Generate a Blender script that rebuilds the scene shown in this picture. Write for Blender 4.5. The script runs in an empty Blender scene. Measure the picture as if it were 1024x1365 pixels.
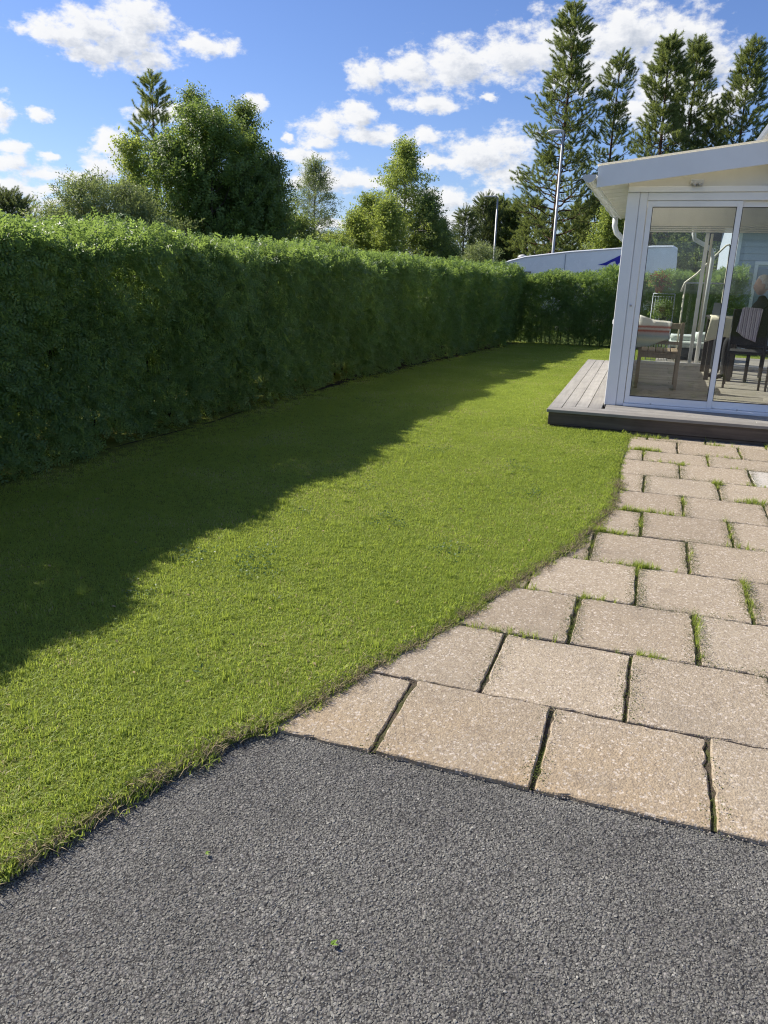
import bpy, bmesh, math, random
import numpy as np
from mathutils import Vector, Matrix

rnd = random.Random(7)
rs = np.random.RandomState(11)
PI = math.pi
SC = bpy.context.scene
COL = SC.collection

# ------------------------------------------------------------------ camera
cam_d = bpy.data.cameras.new('camera')
cam = bpy.data.objects.new('camera', cam_d)
COL.objects.link(cam)
SC.camera = cam
cam_d.sensor_fit = 'VERTICAL'
cam_d.sensor_height = 36.0
cam_d.lens = 36.0 * 1012.86 / 1365.0
cam_d.clip_start = 0.05
cam_d.clip_end = 3000
_p, _r, _y = math.radians(17.868), math.radians(-1.405), math.radians(-18.646)
_f = Vector((math.sin(_y) * math.cos(_p), math.cos(_y) * math.cos(_p), -math.sin(_p)))
_rt = Vector((math.cos(_y), -math.sin(_y), 0))
_d = _f.cross(_rt)
_x = math.cos(_r) * _rt + math.sin(_r) * _d
_dn = -math.sin(_r) * _rt + math.cos(_r) * _d
m3 = Matrix((_x, -_dn, -_f)).transposed()
cam.matrix_world = Matrix.Translation((0, 0, 1.6)) @ m3.to_4x4()

# ------------------------------------------------------------------ light
SUN_EL, SUN_AZ = math.radians(39.5), math.radians(-80)      # azimuth clockwise from +Y
sun_d = bpy.data.lights.new('sun', 'SUN')
sun = bpy.data.objects.new('sun', sun_d)
COL.objects.link(sun)
sun_d.energy = 4.3
sun_d.angle = math.radians(0.53)
sun_d.color = (1.0, 0.93, 0.82)
_s = Vector((math.sin(SUN_AZ) * math.cos(SUN_EL), math.cos(SUN_AZ) * math.cos(SUN_EL), math.sin(SUN_EL)))
sun.rotation_euler = _s.to_track_quat('Z', 'Y').to_euler()
sun.location = (-30, 10, 40)

SC.view_settings.view_transform = 'Standard'
SC.view_settings.look = 'None'
SC.view_settings.exposure = 0.76
SC.view_settings.gamma = 1.0
SC.view_settings.use_curve_mapping = False
SC.render.engine = 'CYCLES'
SC.cycles.max_bounces = 8
SC.cycles.diffuse_bounces = 5
SC.cycles.glossy_bounces = 3
SC.cycles.transmission_bounces = 5
SC.cycles.transparent_max_bounces = 12
SC.cycles.use_denoising = True
SC.cycles.denoising_prefilter = 'NONE'
SC.cycles.filter_width = 1.15
SC.cycles.sample_clamp_indirect = 4.0


# ------------------------------------------------------------------ node helpers
class NT:
    def __init__(self, nt):
        self.nt = nt
        self.n = nt.nodes
        self.l = nt.links

    def new(self, t, **kw):
        n = self.n.new(t)
        for k, v in kw.items():
            setattr(n, k, v)
        return n

    def link(self, a, b):
        self.l.new(a, b)

    def _set(self, sock, v):
        if v is None:
            return
        if hasattr(v, 'is_output'):
            self.l.new(v, sock)
        else:
            sock.default_value = v

    def math(self, op, a, b=None, c=None, clamp=False):
        n = self.n.new('ShaderNodeMath')
        n.operation = op
        n.use_clamp = clamp
        for i, v in enumerate((a, b, c)):
            self._set(n.inputs[i], v)
        return n.outputs[0]

    def vmath(self, op, a, b=None, c=None):
        n = self.n.new('ShaderNodeVectorMath')
        n.operation = op
        for i, v in enumerate((a, b, c)):
            if v is not None:
                self._set(n.inputs[i], v)
        return n.outputs['Value'] if op in ('LENGTH', 'DOT_PRODUCT', 'DISTANCE') else n.outputs[0]

    def mix(self, f, a, b, blend='MIX'):
        n = self.n.new('ShaderNodeMix')
        n.data_type = 'RGBA'
        n.blend_type = blend
        self._set(n.inputs[0], f)
        self._set(n.inputs[6], a)
        self._set(n.inputs[7], b)
        return n.outputs[2]

    def ramp(self, f, stops):
        n = self.n.new('ShaderNodeValToRGB')
        e = n.color_ramp.elements
        while len(e) < len(stops):
            e.new(0.5)
        for i, (p, c) in enumerate(stops):
            e[i].position = p
            e[i].color = c if len(c) == 4 else (*c, 1)
        self._set(n.inputs[0], f)
        return n.outputs[0]

    def noise(self, vec, scale, detail=3, rough=0.55, dist=0.0, out=0):
        n = self.n.new('ShaderNodeTexNoise')
        self._set(n.inputs['Vector'], vec)
        n.inputs['Scale'].default_value = scale
        n.inputs['Detail'].default_value = detail
        n.inputs['Roughness'].default_value = rough
        n.inputs['Distortion'].default_value = dist
        return n.outputs[out]

    def voronoi(self, vec, scale, out='Distance', feature='F1', rand=1.0):
        n = self.n.new('ShaderNodeTexVoronoi')
        n.feature = feature
        self._set(n.inputs['Vector'], vec)
        n.inputs['Scale'].default_value = scale
        n.inputs['Randomness'].default_value = rand
        return n.outputs[out]

    def maprange(self, v, a, b, c=0.0, d=1.0, smooth=False):
        n = self.n.new('ShaderNodeMapRange')
        if smooth:
            n.interpolation_type = 'SMOOTHSTEP'
        self._set(n.inputs[0], v)
        for i, x in enumerate((a, b, c, d)):
            n.inputs[i + 1].default_value = x
        return n.outputs[0]

    def pos(self):
        return self.n.new('ShaderNodeNewGeometry').outputs['Position']

    def objco(self):
        return self.n.new('ShaderNodeTexCoord').outputs['Object']

    def rand(self):
        return self.n.new('ShaderNodeObjectInfo').outputs['Random']

    def attr(self, name):
        return self.n.new('ShaderNodeAttribute', ) if False else self._attr(name)

    def _attr(self, name):
        n = self.n.new('ShaderNodeAttribute')
        n.attribute_name = name
        return n.outputs['Fac']

    def bump(self, h, strength=0.5, dist=0.01, normal=None):
        n = self.n.new('ShaderNodeBump')
        n.inputs['Strength'].default_value = strength
        n.inputs['Distance'].default_value = dist
        self._set(n.inputs['Height'], h)
        if normal is not None:
            self._set(n.inputs['Normal'], normal)
        return n.outputs[0]


def mat_new(name):
    m = bpy.data.materials.new(name)
    m.use_nodes = True
    nt = m.node_tree
    nt.nodes.clear()
    t = NT(nt)
    out = t.new('ShaderNodeOutputMaterial')
    return m, t, out


def principled(t, out, color, rough=0.6, metal=0.0, spec=0.5, normal=None):
    b = t.new('ShaderNodeBsdfPrincipled')
    t._set(b.inputs['Base Color'], color)
    t._set(b.inputs['Roughness'], rough)
    b.inputs['Metallic'].default_value = metal
    b.inputs['Specular IOR Level'].default_value = spec
    if normal is not None:
        t._set(b.inputs['Normal'], normal)
    t.link(b.outputs[0], out.inputs[0])
    return b


def c4(r, g, b):
    return (r, g, b, 1.0)


def simple_mat(name, col, rough=0.5, metal=0.0, grime=0.12, scale=6.0, bump=0.0, bscale=60, spec=0.5):
    m, t, out = mat_new(name)
    p = t.pos()
    n1 = t.noise(p, scale, 4)
    dark = tuple(c * (1 - grime * 2) for c in col)
    light = tuple(min(1, c * (1 + grime * 0.6)) for c in col)
    c = t.ramp(n1, [(0.25, dark), (0.7, light)])
    nrm = t.bump(t.noise(p, bscale, 3), bump, 0.004) if bump else None
    r = t.maprange(t.noise(p, scale * 3, 2), 0.3, 0.7, max(0, rough - .08), min(1, rough + .08))
    principled(t, out, c, r, metal, spec, nrm)
    return m


def leaf_mat(name, dark, light, trans, tfac=0.45, yellow=None, ymax=0.12, rough=0.45, patch=0.6, patch_scale=0.6):
    """leaf: diffuse + translucent, colour varied by instance, by leaf and by slow patches in space"""
    m, t, out = mat_new(name)
    r = t.rand()
    ti = t._attr('tint')
    pn = t.noise(t.pos(), patch_scale, 3)
    f = t.math('ADD', t.math('MULTIPLY', r, 0.35), t.math('MULTIPLY', ti, 0.4))
    f = t.math('ADD', f, t.math('MULTIPLY', t.math('SUBTRACT', pn, 0.5), patch), clamp=True)
    c = t.mix(f, c4(*dark), c4(*light))
    tc = t.mix(f, c4(*[x * 0.7 for x in trans]), c4(*trans))
    if yellow:
        yf = t.math('GREATER_THAN', t.math('ADD', t.math('MULTIPLY', ti, .8), t.math('MULTIPLY', pn, .35)), 1.08 - ymax)
        c = t.mix(yf, c, c4(*yellow))
        tc = t.mix(yf, tc, c4(*[x * 0.9 for x in yellow]))
    d = t.new('ShaderNodeBsdfPrincipled')
    t._set(d.inputs['Base Color'], c)
    d.inputs['Roughness'].default_value = rough
    d.inputs['Specular IOR Level'].default_value = 0.35
    tr = t.new('ShaderNodeBsdfTranslucent')
    t._set(tr.inputs['Color'], tc)
    mx = t.new('ShaderNodeMixShader')
    mx.inputs[0].default_value = tfac
    t.link(d.outputs[0], mx.inputs[1])
    t.link(tr.outputs[0], mx.inputs[2])
    t.link(mx.outputs[0], out.inputs[0])
    return m


# ------------------------------------------------------------------ world: Nishita sky with cumulus
CLOUDS = [(-40.2, 13.0, 2.1, 0.69), (-38.0, 13.5, 2.4, 1.09), (-35.5, 14.2, 2.3, 1.16), (-36.1, 12.6, 2.7, 1.12), (-34.6, 12.1, 1.9, 0.73),
 (-37.7, 12.1, 1.8, 0.64), (-31.0, 13.1, 2.0, 0.61), (-32.2, 13.1, 0.9, 0.36), (-43.7, 8.6, 0.8, 0.9), (-41.5, 8.4, 0.8, 0.42),
 (-43.1, 6.6, 1.4, 0.38), (-41.5, 5.1, 2.0, 0.53), (-43.7, 5.7, 1.1, 0.52), (-38.8, 5.1, 1.8, 0.54), (-37.2, 7.0, 1.3, 1.06),
 (-37.8, 5.8, 1.4, 0.72), (-34.5, 9.1, 1.8, 0.56), (-32.9, 9.3, 1.9, 0.56), (-28.0, 10.0, 0.8, 0.52), (-43.5, 4.3, 1.3, 0.53),
 (-42.5, 4.0, 1.1, 0.36), (-41.2, 6.3, 0.5, 0.3), (-41.4, 4.1, 0.7, 0.27), (-20.5, 12.0, 1.3, 1.02), (-17.5, 12.3, 2.0, 1.1),
 (-14.5, 12.6, 2.7, 1.51), (-11.1, 13.0, 2.5, 1.4), (-8.0, 13.7, 2.9, 1.7), (-4.0, 14.1, 3.2, 1.82), (-0.8, 13.5, 2.7, 1.81),
 (1.6, 12.5, 1.5, 1.34), (-1.0, 11.2, 2.3, 1.4), (-5.7, 12.2, 3.3, 1.32), (-16.4, 10.4, 2.1, 0.53),
 (-12.1, 10.8, 0.5, 0.35), (-23.0, 8.9, 2.5, 0.81), (-19.9, 8.5, 3.2, 0.55), (-16.6, 8.5, 1.9, 0.41), (-21.4, 9.7, 1.3, 0.67),
 (-23.7, 7.9, 1.3, 0.41), (-24.8, 7.1, 2.5, 0.42), (-12.7, 7.4, 2.8, 1.1), (-15.1, 6.9, 2.3, 0.42), (-10.7, 7.9, 1.5, 1.18),
 (-17.8, 7.0, 1.0, 0.33), (-10.8, 6.1, 1.3, 0.94), (-23.0, 5.6, 2.6, 0.81), (-20.8, 5.4, 2.2, 0.52), (-24.8, 5.5, 1.3, 0.43),
 (-14.6, 4.5, 2.1, 0.97), (-12.8, 3.5, 2.5, 1.17), (-16.6, 4.7, 2.2, 0.67), (-11.7, 4.8, 1.3, 0.48), (-15.3, 2.7, 2.4, 0.89),
 (-25.7, 8.2, 0.5, 0.27), (0.4, 9.5, 1.8, 1.52), (-2.6, 9.8, 1.4, 0.85), (2.4, 9.9, 1.3, 1.08), (3.5, 10.8, 0.9, 0.81),
 (-19.8, 2.8, 2.6, 0.49), (-23.0, 2.7, 1.6, 0.4), (-43.5, 3.1, 1.7, 0.27), (-40.3, 3.5, 1.4, 0.23)]
SKY_STRENGTH = 0.10
world = bpy.data.worlds.new('World')
SC.world = world
world.use_nodes = True
wn = world.node_tree
wn.nodes.clear()
w = NT(wn)
wout = w.new('ShaderNodeOutputWorld')
bg = w.new('ShaderNodeBackground')
bg.inputs[1].default_value = SKY_STRENGTH
sky = w.new('ShaderNodeTexSky')
sky.sky_type = 'NISHITA'
sky.sun_disc = False
sky.sun_elevation = SUN_EL
sky.sun_rotation = SUN_AZ
sky.air_density = 1.0
sky.dust_density = 0.3
sky.ozone_density = 3.0
tc = w.new('ShaderNodeTexCoord')
dirv = tc.outputs['Generated']


def cloud_group():
    g = bpy.data.node_groups.new('cloud_field', 'ShaderNodeTree')
    g.interface.new_socket('P', in_out='INPUT', socket_type='NodeSocketVector')
    g.interface.new_socket('Field', in_out='OUTPUT', socket_type='NodeSocketFloat')
    t = NT(g)
    gi = t.new('NodeGroupInput')
    go = t.new('NodeGroupOutput')
    p = gi.outputs[0]
    cur = None
    for (a, e, ra, re) in CLOUDS:
        ra *= 1.22
        re *= 1.26
        v = t.vmath('MULTIPLY_ADD', p, (1 / ra, 1 / re, 0), (-a / ra, -e / re, 0))
        L = t.vmath('LENGTH', v)
        cur = L if cur is None else t.math('SMOOTH_MIN', cur, L, 0.35)
    f = t.math('SUBTRACT', 1.0, cur)
    f = t.math('MAXIMUM', f, -1.2)
    # the rest of the sky carries the same kind of clouds
    q = t.vmath('MULTIPLY', p, (0.11, 0.22, 0.1))
    nz = t.noise(q, 1.0, 2, 0.5)
    s = t.new('ShaderNodeSeparateXYZ')
    t.link(p, s.inputs[0])
    da = t.math('SUBTRACT', t.math('ABSOLUTE', t.math('ADD', s.outputs[0], 20.0)), 26.0)
    de = t.math('SUBTRACT', s.outputs[1], 15.5)
    away = t.maprange(t.math('MAXIMUM', da, t.math('MULTIPLY', de, 1.5)), 0.0, 8.0, 0.0, 1.0, True)
    f2 = t.math('MULTIPLY', t.math('SUBTRACT', nz, 0.57), 4.5)
    f2 = t.math('SUBTRACT', f2, t.math('MULTIPLY', t.math('SUBTRACT', 1.0, away), 3.0))
    t.link(t.math('MAXIMUM', f, f2), go.inputs[0])
    return g


CG = cloud_group()


def sphere_coords(d):
    s = w.new('ShaderNodeSeparateXYZ')
    w.link(d, s.inputs[0])
    az = w.math('MULTIPLY', w.math('ARCTAN2', s.outputs[0], s.outputs[1]), 180 / PI)
    el = w.math('MULTIPLY', w.math('ARCSINE', s.outputs[2]), 180 / PI)
    c = w.new('ShaderNodeCombineXYZ')
    w.link(az, c.inputs[0])
    w.link(el, c.inputs[1])
    return c.outputs[0], el


P0, EL = sphere_coords(dirv)
NSC = (0.32, 0.5, 0.0)


def cloud_density(P):
    q = w.vmath('MULTIPLY', P, NSC)
    wc = w.noise(q, 1.9, 4, 0.6, out=1)
    warp = w.vmath('MULTIPLY', w.vmath('SUBTRACT', wc, (0.5, 0.5, 0.5)), (2.2, 1.15, 0))
    g = w.new('ShaderNodeGroup')
    g.node_tree = CG
    w.link(w.vmath('ADD', P, warp), g.inputs[0])
    n1 = w.noise(q, 2.2, 9, 0.62)
    d = w.math('ADD', g.outputs[0], w.math('MULTIPLY', w.math('SUBTRACT', n1, 0.5), 2.3))
    return d


d0 = cloud_density(P0)
d1 = cloud_density(w.vmath('ADD', P0, (-0.45, 0.42, 0)))       # towards the sun
d2 = cloud_density(w.vmath('ADD', P0, (-1.0, 1.0, 0)))
alpha = w.maprange(d0, -0.08, 0.62, 0, 1, True)
thick = w.math('ADD', w.math('MULTIPLY', w.maprange(d1, 0.1, 0.95), 0.55), w.math('MULTIPLY', w.maprange(d2, 0.05, 1.0), 0.45))
k = 1.0 / SKY_STRENGTH
ccol = w.ramp(thick, [(0.0, (1, 1, 1)), (0.40, (0.95, 0.96, 0.98)), (0.70, (0.76, 0.79, 0.85)), (1.0, (0.55, 0.60, 0.69))])
ccol = w.mix(1.0, ccol, c4(k * 0.58, k * 0.58, k * 0.58), 'MULTIPLY')
skyc = w.mix(1.0, sky.outputs[0], c4(0.54, 0.60, 0.82), 'MULTIPLY')
alpha = w.math('MULTIPLY', alpha, w.maprange(EL, 0.0, 2.0))
wcol = w.mix(w.math('MULTIPLY', alpha, 0.97), skyc, ccol)
w.link(wcol, bg.inputs[0])
w.link(bg.outputs[0], wout.inputs[0])


# ------------------------------------------------------------------ object helpers
def tag(o, label=None, cat=None, group=None, kind=None):
    if label:
        o['label'] = label
    if cat:
        o['category'] = cat
    if group:
        o['group'] = group
    if kind:
        o['kind'] = kind
    return o


def thing(name, label, cat, loc=(0, 0, 0), rz=0.0, group=None):
    o = bpy.data.objects.new(name, None)
    COL.objects.link(o)
    o.empty_display_size = 0.1
    o.location = loc
    o.rotation_euler = (0, 0, rz)
    return tag(o, label, cat, group)


def link_mesh(name, me, mat=None, parent=None, loc=None, kind=None, smooth=False):
    if mat is not None:
        for m in (mat if isinstance(mat, (list, tuple)) else [mat]):
            me.materials.append(m)
    o = bpy.data.objects.new(name, me)
    COL.objects.link(o)
    if parent is not None:
        o.parent = parent
    if loc is not None:
        o.location = loc
    if kind:
        o['kind'] = kind
    if smooth:
        me.polygons.foreach_set('use_smooth', [True] * len(me.polygons))
    return o


def np_mesh(name, verts, faces):
    """verts (n,3), faces (m,k) same k"""
    verts = np.asarray(verts, np.float32)
    faces = np.asarray(faces, np.int32)
    me = bpy.data.meshes.new(name)
    k = faces.shape[1]
    me.vertices.add(len(verts))
    me.vertices.foreach_set('co', verts.ravel())
    me.loops.add(faces.size)
    me.loops.foreach_set('vertex_index', faces.ravel())
    me.polygons.add(len(faces))
    me.polygons.foreach_set('loop_start', np.arange(0, faces.size, k, dtype=np.int32))
    me.update(calc_edges=True)
    return me


class MB:
    """collects boxes, tubes and polygons, then links them as one mesh"""

    def __init__(self):
        self.bm = bmesh.new()

    def box(self, x0, x1, y0, y1, z0, z1, bev=0.0, M=None):
        b = bmesh.new()
        bmesh.ops.create_cube(b, size=1.0)
        bmesh.ops.transform(b, matrix=Matrix.Translation(((x0 + x1) / 2, (y0 + y1) / 2, (z0 + z1) / 2)) @ Matrix.Diagonal((x1 - x0, y1 - y0, z1 - z0, 1)), verts=b.verts)
        if bev:
            bmesh.ops.bevel(b, geom=list(b.edges), offset=bev, segments=1, affect='EDGES')
        if M is not None:
            bmesh.ops.transform(b, matrix=M, verts=b.verts)
        self._merge(b)
        return self

    def _merge(self, b):
        me = bpy.data.meshes.new('tmp')
        b.to_mesh(me)
        b.free()
        self.bm.from_mesh(me)
        bpy.data.meshes.remove(me)

    def tube(self, pts, rad, sides=8, cap=True):
        pts = [Vector(p) for p in pts]
        rads = rad if isinstance(rad, (list, tuple)) else [rad] * len(pts)
        rings = []
        up = Vector((0, 0, 1))
        prev = None
        for i, p in enumerate(pts):
            t = (pts[min(i + 1, len(pts) - 1)] - pts[max(i - 1, 0)]).normalized()
            if prev is None:
                a = t.cross(up)
                if a.length < 1e-3:
                    a = t.cross(Vector((1, 0, 0)))
                a.normalize()
            else:
                a = (prev - t * prev.dot(t)).normalized()
            prev = a
            b = t.cross(a)
            rings.append([self.bm.verts.new(p + (a * math.cos(2 * PI * k / sides) + b * math.sin(2 * PI * k / sides)) * rads[i]) for k in range(sides)])
        for r0, r1 in zip(rings, rings[1:]):
            for k in range(sides):
                f = self.bm.faces.new((r0[k], r0[(k + 1) % sides], r1[(k + 1) % sides], r1[k]))
                f.smooth = True
        if cap:
            self.bm.faces.new(list(reversed(rings[0])))
            self.bm.faces.new(rings[-1])
        return self

    def prism(self, poly, depth_vec):
        """closed solid from a planar polygon (list of 3D points) pushed along depth_vec"""
        d = Vector(depth_vec)
        a = [self.bm.verts.new(Vector(p)) for p in poly]
        b = [self.bm.verts.new(Vector(p) + d) for p in poly]
        n = len(a)
        self.bm.faces.new(a)
        self.bm.faces.new(list(reversed(b)))
        for i in range(n):
            self.bm.faces.new((a[i], b[i], b[(i + 1) % n], a[(i + 1) % n]))
        return self

    def lathe(self, prof, cx, cy, z0=0, seg=20, M=None):
        b = bmesh.new()
        rings = []
        for r, z in prof:
            rings.append([b.verts.new((cx + r * math.cos(2 * PI * k / seg), cy + r * math.sin(2 * PI * k / seg), z0 + z)) for k in range(seg)])
        for r0, r1 in zip(rings, rings[1:]):
            for k in range(seg):
                f = b.faces.new((r0[k], r0[(k + 1) % seg], r1[(k + 1) % seg], r1[k]))
                f.smooth = True
        b.faces.new(list(reversed(rings[0])))
        b.faces.new(rings[-1])
        if M is not None:
            bmesh.ops.transform(b, matrix=M, verts=b.verts)
        self._merge(b)
        return self

    def build(self, name, mat, parent=None, loc=None, kind=None, bevel=0.0, label=None):
        bmesh.ops.recalc_face_normals(self.bm, faces=self.bm.faces)
        if bevel:
            bmesh.ops.bevel(self.bm, geom=list(self.bm.edges), offset=bevel, segments=1, affect='EDGES')
        me = bpy.data.meshes.new(name)
        self.bm.to_mesh(me)
        self.bm.free()
        o = link_mesh(name, me, mat, parent, loc, kind)
        if label:
            o['label'] = label
        return o


def sheet(name, poly, z, mat, parent=None, kind='structure', zf=None, thick=0.0):
    bm = bmesh.new()
    vs = [bm.verts.new((x, y, z if zf is None else zf(x, y) + z)) for x, y in poly]
    f = bm.faces.new(vs)
    if f.normal.z < 0:
        f.normal_flip()
    if thick:
        r = bmesh.ops.extrude_face_region(bm, geom=[f])
        top = [v for v in r['geom'] if isinstance(v, bmesh.types.BMVert)]
        for v in vs:
            v.co.z -= thick
        bmesh.ops.recalc_face_normals(bm, faces=bm.faces)
    me = bpy.data.meshes.new(name)
    bm.to_mesh(me)
    bm.free()
    return link_mesh(name, me, mat, parent, None, kind)


# ------------------------------------------------------------------ scatter by geometry nodes
def proto_obj(name, me, mat):
    me.materials.append(mat)
    return bpy.data.objects.new(name, me)          # never linked: only its geometry is instanced


def scatter(name, pts, rots, scl, idx, protos, parent=None, label=None, cat=None, kind='stuff'):
    pts = np.asarray(pts, np.float32)
    n = len(pts)
    me = bpy.data.meshes.new(name)
    me.vertices.add(n)
    me.vertices.foreach_set('co', pts.ravel())
    a = me.attributes.new('rot', 'FLOAT_VECTOR', 'POINT')
    a.data.foreach_set('vector', np.asarray(rots, np.float32).ravel())
    scl = np.asarray(scl, np.float32)
    if scl.ndim == 1:
        scl = np.repeat(scl[:, None], 3, 1)
    a = me.attributes.new('scl', 'FLOAT_VECTOR', 'POINT')
    a.data.foreach_set('vector', scl.ravel())
    a = me.attributes.new('pick', 'INT', 'POINT')
    a.data.foreach_set('value', np.asarray(idx, np.int32))
    o = bpy.data.objects.new(name, me)
    COL.objects.link(o)
    if parent is not None:
        o.parent = parent
    tag(o, label, cat, None, kind)
    g = bpy.data.node_groups.new('scatter_' + name, 'GeometryNodeTree')
    g.interface.new_socket('Geometry', in_out='INPUT', socket_type='NodeSocketGeometry')
    g.interface.new_socket('Geometry', in_out='OUTPUT', socket_type='NodeSocketGeometry')
    N, L = g.nodes, g.links
    gi = N.new('NodeGroupInput')
    go = N.new('NodeGroupOutput')
    iop = N.new('GeometryNodeInstanceOnPoints')
    iop.inputs['Pick Instance'].default_value = True
    jn = N.new('GeometryNodeJoinGeometry')
    # joining puts the last linked first, so link in reverse for a stable pick
    for p in reversed(protos):
        oi = N.new('GeometryNodeObjectInfo')
        oi.inputs['Object'].default_value = p
        oi.inputs['As Instance'].default_value = True
        L.new(oi.outputs['Geometry'], jn.inputs[0])
    L.new(gi.outputs[0], iop.inputs['Points'])
    L.new(jn.outputs[0], iop.inputs['Instance'])

    def named(nm, ty):
        q = N.new('GeometryNodeInputNamedAttribute')
        q.data_type = ty
        q.inputs['Name'].default_value = nm
        return q.outputs['Attribute']
    e2r = N.new('FunctionNodeEulerToRotation')
    L.new(named('rot', 'FLOAT_VECTOR'), e2r.inputs[0])
    L.new(e2r.outputs[0], iop.inputs['Rotation'])
    L.new(named('scl', 'FLOAT_VECTOR'), iop.inputs['Scale'])
    L.new(named('pick', 'INT'), iop.inputs['Instance Index'])
    L.new(iop.outputs[0], go.inputs[0])
    md = o.modifiers.new('scatter', 'NODES')
    md.node_group = g
    return o


def dirs_to_euler(d, roll):
    """euler (XYZ) that turns +Z to direction d, after spinning by roll about Z. vectorised"""
    d = np.asarray(d, float)
    d = d / (np.linalg.norm(d, axis=1, keepdims=True) + 1e-9)
    az = np.arctan2(d[:, 1], d[:, 0])
    tilt = np.arccos(np.clip(d[:, 2], -1, 1))
    # R = Rz(az) Ry(tilt) Rz(roll) ; convert to XYZ euler
    ca, sa, ct, st, cr, sr = np.cos(az), np.sin(az), np.cos(tilt), np.sin(tilt), np.cos(roll), np.sin(roll)
    r00 = ca * ct * cr - sa * sr
    r10 = sa * ct * cr + ca * sr
    r20 = -st * cr
    r21 = st * sr
    r22 = ct
    ey = np.arcsin(np.clip(-r20, -1, 1))
    ex = np.arctan2(r21, r22)
    ez = np.arctan2(r10, r00)
    return np.stack([ex, ey, ez], 1)


def set_tint(me, vals):
    a = me.attributes.new('tint', 'FLOAT', 'POINT')
    a.data.foreach_set('value', np.asarray(vals, np.float32))


def leaf_quads(specs):
    """specs: list of (base, dir, normal, length, width, tint) -> folded two-triangle leaves"""
    V, Fc, T = [], [], []
    for (b, d, nrm, L, W, ti) in specs:
        b = Vector(b)
        d = Vector(d).normalized()
        s = d.cross(Vector(nrm))
        if s.length < 1e-4:
            s = d.orthogonal()
        s.normalize()
        n = s.cross(d)
        i = len(V)
        mid = b + d * L * 0.45
        V += [b, mid + s * W / 2 + n * W * .12, b + d * L - n * L * .08, mid - s * W / 2 + n * W * .12]
        Fc += [(i, i + 1, i + 2), (i, i + 2, i + 3)]
        T += [ti] * 4
    me = np_mesh('leaf_spray', [tuple(v) for v in V], Fc)
    set_tint(me, T)
    return me


def rv(a=-1, b=1):
    return rnd.uniform(a, b)


def sprig_broad(nl=16, L=0.38, leaf=(0.09, 0.055), droop=0.25, spread=0.9):
    sp = []
    for i in range(nl):
        t = (i + 0.7) / nl
        base = Vector((rv() * .03, rv() * .03, t * L))
        a = i * 2.4 + rv(-.4, .4)
        d = Vector((math.cos(a) * spread, math.sin(a) * spread, 0.55 + rv(-.3, .3) - droop))
        n = Vector((rv(-.5, .5), rv(-.5, .5), 1.0))
        k = rv(.7, 1.15)
        sp.append((base + d * .03, d, n, leaf[0] * k, leaf[1] * k, rnd.random()))
    return leaf_quads(sp)


def sprig_birch(nl=18, L=0.5, leaf=(0.055, 0.042)):
    sp = []
    for i in range(nl):
        t = (i + 0.5) / nl
        base = Vector((rv() * .06, rv() * .06, t * L))
        a = rnd.random() * 6.28
        d = Vector((math.cos(a), math.sin(a), rv(-.6, .5)))
        n = Vector((rv(), rv(), rv()))
        k = rv(.7, 1.2)
        sp.append((base, d, n, leaf[0] * k, leaf[1] * k, rnd.random()))
    return leaf_quads(sp)


def sprig_pine(nn=70, L=0.42, nl=0.10, nw=0.011, spread=0.75):
    V, Fc, T = [], [], []
    for i in range(nn):
        t = 0.2 + 0.8 * (i / nn)
        b = Vector((0, 0, t * L))
        a = i * 2.399 + rv(-.3, .3)
        d = Vector((math.cos(a) * spread, math.sin(a) * spread, 0.75 + rv(-.2, .3))).normalized()
        s = d.cross(Vector((rv(), rv(), rv()))).normalized() * nw / 2
        k = rv(.75, 1.15) * nl
        j = len(V)
        V += [b - s, b + s, b + d * k]
        Fc.append((j, j + 1, j + 2))
        T += [rnd.random()] * 3
    me = np_mesh('needle_spray', [tuple(v) for v in V], Fc)
    set_tint(me, T)
    return me


def sprig_pinnate(nf=3, pairs=5, L=0.115, leaf=(0.029, 0.0145)):
    sp = []
    for f in range(nf):
        a = f * 2.1 + rv(-.5, .5)
        ax = Vector((math.cos(a) * .75, math.sin(a) * .75, rv(.1, .9))).normalized()
        sd = ax.cross(Vector((0, 0, 1))).normalized()
        up = sd.cross(ax)
        ft = rnd.random()
        for i in range(pairs):
            t = (i + 1) / pairs
            p = ax * L * t + Vector((0, 0, -0.02 * t * t))
            for s in (-1, 1):
                d = sd * s + ax * .55 + up * rv(-.15, .3)
                k = rv(.8, 1.15)
                sp.append((p, d, up + Vector((rv(), rv(), rv())) * .45, leaf[0] * k, leaf[1] * k, min(1, max(0, ft * .6 + rnd.random() * .4))))
    return leaf_quads(sp)


def grass_clump(nb=52, R=0.05, h=(0.009, 0.024), wd=0.003, lean=2.0):
    V, Fc, T = [], [], []
    for i in range(nb):
        r = R * math.sqrt(rnd.random())
        a = rnd.random() * 6.28
        b = Vector((r * math.cos(a), r * math.sin(a), -0.004))
        H = rnd.uniform(*h)
        fa = rnd.random() * 6.28
        ln = rnd.random() ** 1.3 * lean
        f = Vector((math.cos(fa), math.sin(fa), 0))
        s = Vector((-f.y, f.x, 0)) * wd / 2 * rv(.7, 1.3)
        m = b + Vector((0, 0, H * .55)) + f * H * ln * .35
        tp = b + Vector((0, 0, H * (1 - .3 * ln))) + f * H * ln
        j = len(V)
        V += [b - s, b + s, m + s * .85, m - s * .85, tp]
        Fc += [(j, j + 1, j + 2), (j, j + 2, j + 3), (j + 3, j + 2, j + 4)]
        T += [rnd.random()] * 5
    me = np_mesh('grass_clump', [tuple(v) for v in V], Fc)
    set_tint(me, T)
    return me


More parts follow.
